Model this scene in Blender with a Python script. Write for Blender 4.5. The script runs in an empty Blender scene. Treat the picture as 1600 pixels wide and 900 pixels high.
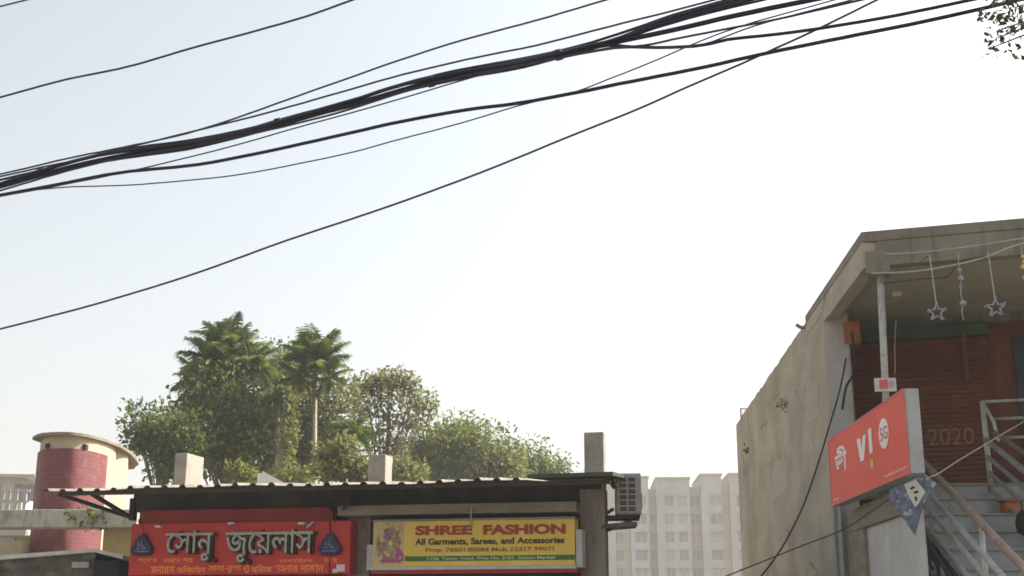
import bpy, bmesh, math, random
import numpy as np
from mathutils import Vector, Matrix
random.seed(7)
rng = np.random.default_rng(7)
C = bpy.context.scene.collection
SC = bpy.context.scene
R = math.radians

# ------------------------------------------------------------------ camera
F_PX, PITCH, CAM_H = 2000.0, R(14.57), 2.5
CAM = Vector((0, 0, CAM_H))
FW = Vector((0, math.cos(PITCH), math.sin(PITCH)))
UP = Vector((0, -math.sin(PITCH), math.cos(PITCH)))
RT = Vector((1, 0, 0))
cd = bpy.data.cameras.new('camera')
cam = bpy.data.objects.new('camera', cd)
C.objects.link(cam)
cam.location = CAM
cam.rotation_euler = (R(90) + PITCH, 0, 0)
cd.sensor_width = 36
cd.lens = 36 * F_PX / 1600
cd.clip_start, cd.clip_end = 0.1, 5000
SC.camera = cam

def ray(u, v):
    return (RT * ((u - 800) / F_PX) + UP * ((450 - v) / F_PX) + FW).normalized()
def at(u, v, y):
    d = ray(u, v)
    return CAM + d * (y / d.y)
def at_z(u, v, z):
    d = ray(u, v)
    return CAM + d * ((z - CAM_H) / d.z)

class Plane:
    """vertical plane; x = horizontal axis in the plane, y = world up, n = out of the plane; b coordinates are world heights"""
    def __init__(s, p, x):
        s.o = Vector((p[0], p[1], 0)); s.x = Vector((x[0], x[1], 0)).normalized()
        s.y = Vector((0, 0, 1)); s.n = s.x.cross(s.y)
    def pix(s, u, v, c=0):
        d = ray(u, v); o = s.o + s.n * c
        t = (o - CAM).dot(s.n) / d.dot(s.n)
        q = CAM + d * t - o
        return q.dot(s.x), q.z
    def w(s, a, b, c=0):
        return s.o + s.x * a + s.y * b + s.n * c
    def wp(s, u, v, c=0):
        a, b = s.pix(u, v, c); return s.w(a, b, c)
    def rect(s, u0, v0, u1, v1, c=0):
        um, vm = (u0 + u1) / 2, (v0 + v1) / 2
        return s.pix(u0, vm, c)[0], s.pix(u1, vm, c)[0], s.pix(um, v1, c)[1], s.pix(um, v0, c)[1]

# ------------------------------------------------------------------ mesh builder
class MB:
    def __init__(s): s.v = []; s.f = []
    def add(s, vs, fs):
        k = len(s.v); s.v += [tuple(p) for p in vs]; s.f += [tuple(i + k for i in f) for f in fs]; return s
    def hexa(s, p):
        return s.add(p, [(0, 3, 2, 1), (4, 5, 6, 7), (0, 1, 5, 4), (1, 2, 6, 5), (2, 3, 7, 6), (3, 0, 4, 7)])
    def box(s, x0, x1, y0, y1, z0, z1):
        return s.hexa([(x0, y0, z0), (x1, y0, z0), (x1, y1, z0), (x0, y1, z0), (x0, y0, z1), (x1, y0, z1), (x1, y1, z1), (x0, y1, z1)])
    def pbox(s, pl, a0, a1, b0, b1, c0, c1):
        w = pl.w
        return s.hexa([w(a0, b0, c1), w(a1, b0, c1), w(a1, b0, c0), w(a0, b0, c0), w(a0, b1, c1), w(a1, b1, c1), w(a1, b1, c0), w(a0, b1, c0)])
    def prism(s, base, top):
        n = len(base)
        fs = [tuple(range(n))[::-1], tuple(range(n, 2 * n))] + [(i, (i + 1) % n, n + (i + 1) % n, n + i) for i in range(n)]
        return s.add(list(base) + list(top), fs)
    def tube(s, pts, r, seg=8, caps=True):
        pts = [Vector(p) for p in pts]; n = len(pts)
        rs = r if isinstance(r, (list, tuple)) else [r] * n
        ref = None; vs = []
        for i, p in enumerate(pts):
            t = (pts[min(i + 1, n - 1)] - pts[max(i - 1, 0)]).normalized()
            if ref is None:
                ref = t.orthogonal().normalized()
            ref = (ref - t * ref.dot(t)).normalized()
            b = t.cross(ref)
            for k in range(seg):
                a = 2 * math.pi * k / seg
                vs.append(p + (ref * math.cos(a) + b * math.sin(a)) * rs[i])
        fs = [(i * seg + k, i * seg + (k + 1) % seg, (i + 1) * seg + (k + 1) % seg, (i + 1) * seg + k) for i in range(n - 1) for k in range(seg)]
        if caps: fs += [tuple(range(seg))[::-1], tuple(range((n - 1) * seg, n * seg))]
        return s.add(vs, fs)
    def bar(s, p, q, w, h=None):
        """square bar between two points"""
        p, q = Vector(p), Vector(q); h = h or w
        t = (q - p).normalized(); a = Vector((0, 0, 1)).cross(t)
        a = a.normalized() if a.length > 1e-4 else Vector((1, 0, 0)); b = t.cross(a)
        o = [a * -w / 2 - b * h / 2, a * w / 2 - b * h / 2, a * w / 2 + b * h / 2, a * -w / 2 + b * h / 2]
        return s.hexa([p + k for k in o] + [q + k for k in o])

def build(name, mb, m, parent=None, smooth=False, bevel=0):
    me = bpy.data.meshes.new(name)
    vs = np.array(mb.v, dtype=float)
    if parent is not None:
        off = np.array(root_loc(parent))
    else:
        lo, hi = vs.min(0), vs.max(0); off = np.array([(lo[0] + hi[0]) / 2, (lo[1] + hi[1]) / 2, lo[2]])
    me.from_pydata((vs - off).tolist(), [], mb.f)
    me.update()
    b = bmesh.new(); b.from_mesh(me); bmesh.ops.recalc_face_normals(b, faces=b.faces); b.to_mesh(me); b.free()
    if smooth:
        me.polygons.foreach_set('use_smooth', [True] * len(me.polygons))
    o = bpy.data.objects.new(name, me); C.objects.link(o)
    if isinstance(m, (list, tuple)):
        for k in m: me.materials.append(k)
    else: me.materials.append(m)
    if parent is not None: o.parent = parent
    else: o.location = off
    if bevel:
        d = o.modifiers.new('edge', 'BEVEL'); d.width = bevel; d.segments = 2; d.limit_method = 'ANGLE'; d.angle_limit = R(50)
    return o
def root_loc(o):
    p = Vector(o.location)
    while o.parent: o = o.parent; p += o.location
    return p
def tag(o, label=None, cat=None, group=None, kind=None):
    if label: o['label'] = label
    if cat: o['category'] = cat
    if group: o['group'] = group
    if kind: o['kind'] = kind
    return o
def thing(name, label, cat, loc, group=None):
    o = bpy.data.objects.new(name, None); C.objects.link(o); o.location = loc
    o.empty_display_size = .2
    return tag(o, label, cat, group)

_tc = {}; _rw = {}
def raw_width(body):
    text_geo(body, .05, 0.0); return _rw[body]
def text_geo(body, extrude=0.0, bold=0.0):
    key = (body, extrude, bold)
    if key in _tc: return _tc[key]
    c = bpy.data.curves.new('lettering', 'FONT'); c.body = body; c.size = 1; c.extrude = extrude; c.offset = bold; c.resolution_u = 4
    o = bpy.data.objects.new('lettering', c); C.objects.link(o)
    dg = bpy.context.evaluated_depsgraph_get(); dg.update()
    me = bpy.data.meshes.new_from_object(o.evaluated_get(dg))
    vs = np.array([v.co[:] for v in me.vertices]); fs = [tuple(p.vertices) for p in me.polygons]
    bpy.data.objects.remove(o); bpy.data.curves.remove(c); bpy.data.meshes.remove(me)
    lo, hi = vs.min(0), vs.max(0); _rw[body] = hi[0] - lo[0]
    vs[:, 0] = (vs[:, 0] - lo[0]) / (hi[0] - lo[0]); vs[:, 1] = (vs[:, 1] - lo[1]) / (hi[1] - lo[1])
    _tc[key] = (vs, fs); return vs, fs
def put_text(mb, pl, body, a0, a1, b0, b1, c, depth=0.004, bold=0.0, shear=0.0, f=None):
    """lettering fitted into a rectangle of the plane, standing depth proud of c"""
    vs, fs = text_geo(body, .05, bold)
    zl, zh = vs[:, 2].min(), vs[:, 2].max()
    out = []
    for x, y, z in vs:
        a = a0 + (a1 - a0) * x + shear * (y - .5) * (b1 - b0); b = b0 + (b1 - b0) * y
        if f: a, b = f(a, b, x, y)
        out.append(pl.w(a, b, c + depth * (z - zl) / (zh - zl)))
    return mb.add(out, fs)

# ------------------------------------------------------------------ materials
def mat(name, col, rough=.8, col2=None, scale=3.0, stretch=(1, 1, 1), bump=0.0, bscale=20.0, spots=None, metal=0.0, streak=None, spec=.3):
    m = bpy.data.materials.new(name); m.use_nodes = True
    nt = m.node_tree; N, L = nt.nodes, nt.links
    p = N['Principled BSDF']; p.inputs['Roughness'].default_value = rough; p.inputs['Metallic'].default_value = metal
    p.inputs['Specular IOR Level'].default_value = spec
    tc = N.new('ShaderNodeTexCoord'); mp = N.new('ShaderNodeMapping'); mp.inputs['Scale'].default_value = stretch
    L.new(tc.outputs['Object'], mp.inputs['Vector'])
    n = N.new('ShaderNodeTexNoise'); n.inputs['Scale'].default_value = scale; n.inputs['Detail'].default_value = 6; n.inputs['Roughness'].default_value = .65
    L.new(mp.outputs[0], n.inputs['Vector'])
    cr = N.new('ShaderNodeValToRGB'); e = cr.color_ramp.elements
    c2 = col2 or tuple(k * .72 for k in col)
    e[0].position, e[1].position = .35, .65
    e[0].color = (*c2, 1); e[1].color = (*col, 1)
    L.new(n.outputs['Fac'], cr.inputs['Fac']); out = cr.outputs['Color']
    def over(src, fac, c):
        mx = N.new('ShaderNodeMix'); mx.data_type = 'RGBA'
        L.new(fac, mx.inputs['Factor']); L.new(src, mx.inputs['A']); mx.inputs['B'].default_value = (*c, 1)
        return mx.outputs['Result']
    def mask(sc, st, lo, hi, mul):
        m2 = N.new('ShaderNodeMapping'); m2.inputs['Scale'].default_value = st; m2.inputs['Location'].default_value = (3.1, 1.7, 5.3)
        L.new(tc.outputs['Object'], m2.inputs['Vector'])
        q = N.new('ShaderNodeTexNoise'); q.inputs['Scale'].default_value = sc; q.inputs['Detail'].default_value = 5
        L.new(m2.outputs[0], q.inputs['Vector'])
        r = N.new('ShaderNodeMapRange'); r.inputs['From Min'].default_value = lo; r.inputs['From Max'].default_value = hi; r.inputs['To Max'].default_value = mul
        L.new(q.outputs['Fac'], r.inputs['Value']); return r.outputs['Result']
    if streak: out = over(out, mask(streak[1], streak[2], .5, .68, streak[3]), streak[0])
    if spots: out = over(out, mask(spots[1], (1, 1, 1), .56, .66, spots[2]), spots[0])
    L.new(out, p.inputs['Base Color'])
    if bump:
        q = N.new('ShaderNodeTexNoise'); q.inputs['Scale'].default_value = bscale; q.inputs['Detail'].default_value = 4
        L.new(tc.outputs['Object'], q.inputs['Vector'])
        bp = N.new('ShaderNodeBump'); bp.inputs['Strength'].default_value = bump; bp.inputs['Distance'].default_value = .02
        L.new(q.outputs['Fac'], bp.inputs['Height']); L.new(bp.outputs[0], p.inputs['Normal'])
    return m

def leafmat(name, c_dark, c_mid, c_light, trans=.42):
    m = bpy.data.materials.new(name); m.use_nodes = True
    nt = m.node_tree; N, L = nt.nodes, nt.links
    for k in list(N): N.remove(k)
    out = N.new('ShaderNodeOutputMaterial'); g = N.new('ShaderNodeNewGeometry')
    tc = N.new('ShaderNodeTexCoord'); no = N.new('ShaderNodeTexNoise'); no.inputs['Scale'].default_value = .9
    L.new(tc.outputs['Object'], no.inputs['Vector'])
    ad = N.new('ShaderNodeMath'); ad.operation = 'MULTIPLY_ADD'; ad.inputs[1].default_value = .45
    L.new(g.outputs['Random Per Island'], ad.inputs[0])
    m2 = N.new('ShaderNodeMath'); m2.operation = 'MULTIPLY'; m2.inputs[1].default_value = .62
    L.new(no.outputs['Fac'], m2.inputs[0]); L.new(m2.outputs[0], ad.inputs[2])
    cr = N.new('ShaderNodeValToRGB'); e = cr.color_ramp.elements
    e[0].position, e[0].color = .22, (*c_dark, 1); e[1].position, e[1].color = .85, (*c_light, 1)
    k = e.new(.52); k.color = (*c_mid, 1)
    L.new(ad.outputs[0], cr.inputs['Fac'])
    d = N.new('ShaderNodeBsdfPrincipled'); d.inputs['Roughness'].default_value = .55; d.inputs['Specular IOR Level'].default_value = .25
    t = N.new('ShaderNodeBsdfTranslucent'); mx = N.new('ShaderNodeMixShader'); mx.inputs[0].default_value = trans
    hs = N.new('ShaderNodeHueSaturation'); hs.inputs['Value'].default_value = 1.6; hs.inputs['Hue'].default_value = .485
    L.new(cr.outputs[0], d.inputs['Base Color']); L.new(cr.outputs[0], hs.inputs['Color']); L.new(hs.outputs[0], t.inputs['Color'])
    L.new(d.outputs[0], mx.inputs[1]); L.new(t.outputs[0], mx.inputs[2]); L.new(mx.outputs[0], out.inputs['Surface'])
    return m

M = {}
M['concrete_wall'] = mat('weathered_cement_render', (.43, .375, .29), .9, (.31, .27, .21), 1.6, (.3, .3, .9), .5, 14, streak=((.24, .205, .155), 2.6, (.25, .25, .22), .6), spots=((.30, .255, .19), .55, .6))
M['concrete_grey'] = mat('grey_concrete', (.35, .335, .295), .9, (.25, .24, .21), 2.2, (1, 1, 1), .25, 30, streak=((.15, .145, .125), 3, (2, 2, .25), .5))
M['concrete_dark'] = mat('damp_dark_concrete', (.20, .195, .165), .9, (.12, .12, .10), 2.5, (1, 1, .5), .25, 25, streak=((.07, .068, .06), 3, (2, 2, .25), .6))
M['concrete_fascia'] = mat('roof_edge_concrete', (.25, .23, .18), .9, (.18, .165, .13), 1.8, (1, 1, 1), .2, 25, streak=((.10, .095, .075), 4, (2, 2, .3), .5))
M['ceiling'] = mat('plastered_ceiling', (.36, .35, .28), .9, (.29, .285, .23), 1.2, bump=.1)
M['pillar_grey'] = mat('grey_plaster', (.45, .44, .42), .9, (.34, .335, .32), 4, (1, 1, .6), .3, 40)
M['shop_wall'] = mat('shaded_shop_wall', (.075, .08, .066), .9, (.035, .038, .032), 2.5, (1, 1, .4), .2, 20, spots=((.13, .07, .06), 2.5, .5))  # shade under the awning is put into this near-black wall colour
M['pillar_brown'] = mat('brown_plaster', (.30, .265, .215), .9, (.18, .16, .13), 2, (1, 1, .5), .3, 25, streak=((.06, .055, .045), 3, (2, 2, .3), .5))
M['stub'] = mat('bare_concrete_stub', (.37, .335, .28), .9, (.26, .235, .20), 4, bump=.3, bscale=25)
M['stub_lit'] = mat('sunlit_concrete_stub', (.55, .46, .35), .9, (.44, .37, .28), 4, bump=.3, bscale=25)  # brighter copy of the stub concrete with sunlight put into its colour
M['lintel'] = mat('dusty_lintel', (.30, .265, .21), .9, (.21, .185, .15), 3, (1, 1, 3), .2, 25)
M['sheet'] = mat('galvanised_roof_sheet', (.24, .225, .19), .8, (.11, .10, .085), 3, metal=.0, spots=((.16, .11, .07), 4, .5))
M['sheet_green'] = mat('dull_green_roof_sheet', (.075, .085, .06), .7, (.05, .055, .04), 4)
M['steel_dark'] = mat('dark_rusty_steel', (.035, .03, .028), .7, (.06, .038, .028), 8)
M['steel_pale'] = mat('pale_steel_pipe', (.52, .52, .50), .5, (.38, .37, .35), 8, metal=.2, spots=((.26, .2, .15), 14, .5))
M['pipe_rusty'] = mat('rust_brown_pipe', (.30, .225, .17), .65, (.22, .15, .105), 9, spots=((.40, .36, .31), 10, .6))
M['red_board'] = mat('red_sign_vinyl', (.56, .040, .026), .5, (.48, .030, .030), 1.5, spec=.3, bump=.2, bscale=4, spots=((.36, .03, .02), 1.6, .5))
M['red_band'] = mat('crimson_board', (.36, .026, .030), .5, (.27, .022, .022), 1.8)
M['orange_print'] = mat('orange_print', (.95, .36, .07), .5, (.9, .26, .05), 6)
M['letter_side'] = mat('letter_black_return', (.022, .024, .02), .6)
M['letter_face'] = mat('letter_pewter_face', (.42, .43, .37), .45, (.28, .30, .25), 14)
M['navy'] = mat('navy_plastic', (.017, .015, .055), .35, (.028, .02, .075), 10)
M['navy_mark'] = mat('blue_grey_marking', (.17, .22, .40), .5, (.12, .15, .30), 20)
M['white_dirty'] = mat('dusty_white', (.66, .65, .63), .7, (.50, .49, .47), 6)
M['yellow_board'] = mat('yellow_flex_print', (.74, .50, .065), .5, (.66, .48, .11), 1.6, bump=.2, bscale=4, spots=((.80, .56, .18), 2.5, .7))
M['tan_print'] = mat('tan_print', (.60, .46, .26), .5, (.5, .36, .2), 5)
M['maroon_print'] = mat('dark_red_print', (.40, .045, .02), .5, (.30, .03, .015), 8)
M['black_print'] = mat('black_print', (.035, .035, .012), .5)
M['brown_print'] = mat('brown_print', (.36, .15, .03), .5)
M['green_print'] = mat('green_print', (.045, .17, .025), .5, (.03, .13, .02), 4)
M['cream_print'] = mat('cream_print', (.62, .66, .45), .5)
M['frame_grey'] = mat('sign_frame_aluminium', (.50, .50, .47), .5, (.38, .38, .35), 5)
M['shutter_green'] = mat('dark_green_shutter', (.055, .072, .055), .6, (.035, .045, .035), 3)
M['shutter_red'] = mat('red_oxide_shutter', (.185, .068, .037), .75, (.125, .046, .028), 1.6, (1, 1, 2), spots=((.20, .11, .065), 3, .5))
M['ochre_paint'] = mat('ochre_paint', (.33, .19, .10), .8, (.24, .12, .065), 9)
M['brick_paint'] = mat('brick_orange_paint', (.34, .125, .06), .8, (.24, .085, .045), 3)
M['patch'] = mat('patched_cement', (.42, .375, .30), .9, (.345, .305, .245), 1.4, (.4, .4, 1), .4, 16)
M['porch_white'] = mat('dull_white_distemper', (.60, .585, .57), .8, (.48, .465, .45), 1.4, bump=.1, streak=((.38, .36, .33), 2.5, (1, 1, .25), .5))
M['rim'] = mat('tan_weathered_rim', (.25, .215, .15), .9, (.15, .13, .095), 4, bump=.2)
M['recess'] = mat('dull_red_brown_wall', (.20, .085, .05), .85, (.13, .06, .038), 2.5, bump=.2)
M['green_paint'] = mat('bottle_green_beam', (.075, .12, .085), .8, (.05, .075, .055), 3)
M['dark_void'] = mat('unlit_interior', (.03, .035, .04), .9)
M['blue_dark'] = mat('dark_blue_door', (.05, .075, .11), .6)
M['tile_maroon'] = mat('maroon_tile', (.175, .050, .053), .65, (.13, .037, .042), 6, spots=((.25, .10, .095), 5, .5))
M['cream_wall'] = mat('cream_paint', (.45, .385, .275), .85, (.36, .30, .21), 1.6, bump=.1, streak=((.40, .35, .26), 3, (2, 2, .3), .5))
M['ochre_wall'] = mat('ochre_wall', (.42, .33, .14), .85, (.33, .26, .115), 2)
M['ledge'] = mat('mossy_ledge_concrete', (.42, .40, .32), .9, (.33, .31, .25), 3, bump=.2, streak=((.16, .17, .12), 5, (2, 2, .6), .7), spots=((.17, .19, .11), 4, .5))
M['pale_wall'] = mat('hazy_whitewash', (.46, .445, .415), .85, (.37, .355, .325), .25, (1, 1, .4), streak=((.42, .38, .32), .6, (1, 1, .12), .5))  # distance haze on the far block is partly put into these pale washes
M['pale_pink'] = mat('hazy_pink_wash', (.45, .385, .33), .85, (.38, .32, .27), .3)
M['pale_tan'] = mat('hazy_tan_wash', (.43, .39, .30), .85, (.36, .32, .245), .3)
M['far_window'] = mat('hazy_window_glass', (.27, .27, .26), .4, (.18, .18, .18), 1.0)  # glass paled so its colour carries the distance haze
M['far_window_curtain'] = mat('curtained_window', (.38, .35, .31), .6, (.28, .26, .23), 1.5)
M['ac_body'] = mat('weathered_grey_casing', (.36, .35, .32), .6, (.28, .27, .245), 6)
M['ac_dark'] = mat('dark_coil', (.045, .045, .04), .8)
M['vi_red'] = mat('bright_red_flex', (.82, .078, .036), .5, (.74, .062, .032), 1.5, spec=.3, bump=.15, bscale=3)
M['vi_white'] = mat('white_vinyl', (.86, .82, .80), .5, (.80, .76, .74), 5)
M['vi_pink'] = mat('pink_red_print', (.75, .16, .16), .5)
M['vi_yellow'] = mat('yellow_print', (.9, .55, .05), .5)
M['vi_side'] = mat('dull_aluminium_side', (.44, .46, .45), .5, (.34, .36, .36), 3, (1, 1, 1), spots=((.28, .30, .30), 5, .5))
M['cloth_blue'] = mat('slate_blue_print_cloth', (.21, .235, .31), .9, (.10, .115, .17), 14, spots=((.55, .57, .60), 16, .7))
M['cloth_white'] = mat('white_print_cloth', (.72, .71, .66), .9, (.60, .59, .55), 8)
M['tinsel'] = mat('silver_tinsel', (.40, .42, .48), .35, (.2, .21, .26), 30, metal=.4)
M['gold_tinsel'] = mat('gold_tinsel', (.75, .55, .2), .35, (.6, .4, .12), 20, metal=.4)
M['cord'] = mat('pale_cord', (.45, .44, .38), .8)
M['cable'] = mat('black_cable_sheath', (.010, .011, .024), .6, (.016, .017, .032), 5)
M['cable_grey'] = mat('grey_cable_sheath', (.035, .038, .055), .6)
M['cable_pale'] = mat('pale_wire', (.42, .40, .36), .7)
M['white_paint'] = mat('white_paint', (.74, .73, .72), .7, (.64, .63, .62), 1.5)
M['step'] = mat('blue_grey_step', (.43, .44, .435), .85, (.30, .31, .305), 2.5, bump=.15, streak=((.17, .17, .16), 4, (1, 1, .3), .5))
M['step_edge'] = mat('worn_step_edge', (.34, .33, .30), .85, (.25, .24, .21), 5)
M['teal_board'] = mat('dark_teal_board', (.035, .10, .095), .5, (.025, .07, .07), 4)
M['shed_wall'] = mat('dark_shed_wall', (.14, .13, .105), .9, (.03, .03, .03), 2.2, (1, 1, 1.6), .3, 15, spots=((.25, .23, .2), 4, .5))  # dark mottled wall with paler spots
M['ground'] = mat('dusty_earth', (.24, .20, .15), .95, (.17, .145, .11), .6, bump=.3, bscale=8)
M['asphalt'] = mat('worn_asphalt', (.058, .056, .052), .9, (.042, .041, .039), 2, bump=.3, bscale=40)
M['paving'] = mat('concrete_paving', (.26, .25, .22), .9, (.19, .18, .16), 1.5, bump=.2)
M['line_paint'] = mat('road_line_paint', (.72, .71, .66), .7)
M['bark'] = mat('grey_brown_bark', (.17, .14, .105), .9, (.10, .082, .06), 6, (1, 1, .4), .5, 12)
M['palm_bark'] = mat('pale_palm_bark', (.36, .31, .23), .9, (.22, .19, .14), 5, (1, 1, 4), .4, 12)
M['leaf_dark'] = leafmat('dark_green_leaves', (.018, .036, .010), (.068, .105, .026), (.155, .195, .050))
M['leaf_mid'] = leafmat('mid_green_leaves', (.028, .048, .011), (.098, .130, .032), (.21, .235, .06))
M['leaf_yellow'] = leafmat('yellow_green_leaves', (.04, .06, .016), (.09, .115, .030), (.18, .195, .05))
M['leaf_olive'] = leafmat('olive_leaves', (.042, .054, .017), (.110, .125, .042), (.22, .23, .08))
M['leaf_palm'] = leafmat('palm_fronds', (.018, .042, .008), (.068, .115, .020), (.17, .215, .045), .42)
M['leaf_near'] = leafmat('brown_green_leaves', (.022, .026, .012), (.042, .046, .02), (.09, .085, .035), .2)

# tile pattern on the tower: thin joints inside the material
def tile_joints(m, sx, sz):
    nt = m.node_tree; N, L = nt.nodes, nt.links
    p = N['Principled BSDF']; src = p.inputs['Base Color'].links[0].from_socket
    tc = N.new('ShaderNodeTexCoord'); sp = N.new('ShaderNodeSeparateXYZ'); L.new(tc.outputs['Object'], sp.inputs[0])
    md = N.new('ShaderNodeMath'); md.operation = 'PINGPONG'; md.inputs[1].default_value = sz / 2
    L.new(sp.outputs['Z'], md.inputs[0])
    lt = N.new('ShaderNodeMath'); lt.operation = 'LESS_THAN'; lt.inputs[1].default_value = sz * .09; L.new(md.outputs[0], lt.inputs[0])
    mx = N.new('ShaderNodeMix'); mx.data_type = 'RGBA'; mx.inputs['B'].default_value = (.27, .11, .11, 1)
    ml = N.new('ShaderNodeMath'); ml.operation = 'MULTIPLY'; ml.inputs[1].default_value = .3; L.new(lt.outputs[0], ml.inputs[0])
    L.new(ml.outputs[0], mx.inputs['Factor']); L.new(src, mx.inputs['A']); L.new(mx.outputs['Result'], p.inputs['Base Color'])
tile_joints(M['tile_maroon'], .1, .085)

def cracks(m, scale, col, amount, stretch=(1, 1, 1)):
    nt = m.node_tree; N, L = nt.nodes, nt.links
    p = N['Principled BSDF']; src = p.inputs['Base Color'].links[0].from_socket
    tc = N.new('ShaderNodeTexCoord'); mp = N.new('ShaderNodeMapping'); mp.inputs['Scale'].default_value = stretch; L.new(tc.outputs['Object'], mp.inputs['Vector'])
    nz = N.new('ShaderNodeTexNoise'); nz.inputs['Scale'].default_value = 1.5; L.new(mp.outputs[0], nz.inputs['Vector'])
    av = N.new('ShaderNodeVectorMath'); av.operation = 'MULTIPLY_ADD'; av.inputs[1].default_value = (.9, .9, .9); L.new(nz.outputs['Color'], av.inputs[0]); L.new(mp.outputs[0], av.inputs[2])
    vo = N.new('ShaderNodeTexVoronoi'); vo.feature = 'DISTANCE_TO_EDGE'; vo.inputs['Scale'].default_value = scale; L.new(av.outputs[0], vo.inputs['Vector'])
    rg = N.new('ShaderNodeMapRange'); rg.inputs['From Min'].default_value = .012; rg.inputs['From Max'].default_value = .0; rg.inputs['To Max'].default_value = amount; L.new(vo.outputs['Distance'], rg.inputs['Value'])
    mk = N.new('ShaderNodeMapRange'); mk.inputs['From Min'].default_value = .48; mk.inputs['From Max'].default_value = .56; L.new(nz.outputs['Fac'], mk.inputs['Value'])
    ml = N.new('ShaderNodeMath'); ml.operation = 'MULTIPLY'; L.new(rg.outputs[0], ml.inputs[0]); L.new(mk.outputs[0], ml.inputs[1])
    mx = N.new('ShaderNodeMix'); mx.data_type = 'RGBA'; mx.inputs['B'].default_value = (*col, 1)
    L.new(ml.outputs[0], mx.inputs['Factor']); L.new(src, mx.inputs['A']); L.new(mx.outputs['Result'], p.inputs['Base Color'])
cracks(M['concrete_wall'], .5, (.13, .11, .085), .75, (.5, .5, 1)); cracks(M['concrete_fascia'], .8, (.08, .075, .06), .7); cracks(M['cream_wall'], .9, (.25, .21, .15), .5)
# ------------------------------------------------------------------ ground, road
def struct(o): o['kind'] = 'structure'; return o
struct(build('ground', MB().add([(-900, -300, 0), (900, -300, 0), (900, 1500, 0), (-900, 1500, 0)], [(0, 1, 2, 3)]), M['ground']))
# the street runs along the shop row (12 degrees off the x axis)
A12 = R(12)
SX = Vector((math.cos(A12), -math.sin(A12), 0))
SP = Plane(at(750, 850, 18), SX)
def strip(name, a0, a1, c0, c1, z, m, h=None):
    mb = MB()
    if h: mb.pbox(SP, a0, a1, z, z + h, c0, c1)
    else: mb.add([SP.w(a0, z, c1), SP.w(a1, z, c1), SP.w(a1, z, c0), SP.w(a0, z, c0)], [(0, 1, 2, 3)])
    return struct(build(name, mb, m))
strip('road', -120, 120, 12.8, 19.8, .004, M['asphalt'])
strip('pavement', -120, 5.5, 9.2, 12.65, 0, M['paving'], .12)
strip('kerb', -120, 5.5, 12.65, 12.8, 0, M['concrete_grey'], .14)
for k in range(-12, 12):
    strip('road_marking', k * 6, k * 6 + 2.5, 16.25, 16.37, .008, M['line_paint'])

# ------------------------------------------------------------------ shop building
def pts_box(mb, pl, u0, v0, u1, v1, c0, c1, cref=None):
    a0, a1, b0, b1 = pl.rect(u0, v0, u1, v1, c1 if cref is None else cref)
    return mb.pbox(pl, a0, a1, b0, b1, c0, c1)

aL = SP.pix(203, 850)[0]; aR = SP.pix(907, 800)[0]; aPR = SP.pix(946, 800)[0]
zroof = SP.pix(600, 770)[1]
b_wall = (SP.pix(57, 766, 1.15)[1] + SP.pix(958, 743.5, 1.15)[1]) / 2 + .055
shop = thing('shop_building', 'single storey shop row with dark shaded front and brown end pillar under the tin awning', 'building', SP.w((aL + aPR) / 2, 0, -3))
a1_, a2_ = SP.pix(540, 850)[0], SP.pix(584, 850)[0]
zl0, zl1 = SP.pix(720, 806)[1], SP.pix(720, 790)[1]
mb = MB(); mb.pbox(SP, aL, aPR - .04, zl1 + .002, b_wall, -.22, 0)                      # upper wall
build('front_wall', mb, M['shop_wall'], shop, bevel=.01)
mb = MB(); mb.pbox(SP, aL, aL + .2, 0, zroof - .01, -6, -.23); build('side_wall', mb, M['ochre_wall'], shop)
w_ = SP.w; skew = -.95
mb = MB(); mb.hexa([w_(aPR - .26, 0, -.26), w_(aPR - .06, 0, -.26), w_(aPR - .06 + skew, 0, -6), w_(aPR - .26 + skew, 0, -6), w_(aPR - .26, zroof - .01, -.26), w_(aPR - .06, zroof - .01, -.26), w_(aPR - .06 + skew, zroof - .01, -6), w_(aPR - .26 + skew, zroof - .01, -6)]); build('side_wall', mb, M['concrete_dark'], shop)
mb = MB(); mb.pbox(SP, aL, aPR - .06 + skew, 0, zroof - .02, -6.2, -6.01); build('back_wall', mb, M['concrete_dark'], shop)
mb = MB(); mb.hexa([w_(aL + .22, zroof - .16, -.24), w_(aPR - .28, zroof - .16, -.24), w_(aPR - .28 + skew, zroof - .16, -5.98), w_(aL + .22, zroof - .16, -5.98), w_(aL + .22, zroof, -.24), w_(aPR - .28, zroof, -.24), w_(aPR - .28 + skew, zroof, -5.98), w_(aL + .22, zroof, -5.98)]); build('roof_slab', mb, M['concrete_grey'], shop)
# columns
b3 = SP.pix(928, 674, .06)[1]
mb = MB(); mb.pbox(SP, aR, aPR, 0, b_wall - .1, -.24, .06); build('pillar', mb, M['pillar_brown'], shop, bevel=.012)
s0_, s1_ = SP.pix(912.5, 700, 0)[0], SP.pix(943, 700, 0)[0]
mb = MB(); mb.pbox(SP, s0_, s1_, b_wall - .099, b3, -.22, 0); build('pillar_stub', mb, M['stub'], shop, bevel=.012)
mb = MB(); mb.pbox(SP, a1_ + .03, a2_ - .04, 0, zl0 + .08, -.2, .04); build('pillar', mb, M['pillar_brown'], shop, bevel=.012)
# lintel slab above the fashion shop (a projecting chajja)
mb = MB(); mb.pbox(SP, a1_ - .02, aR - .004, zl0, zl1, -.2, .34); build('lintel', mb, M['lintel'], shop, bevel=.012)
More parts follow.
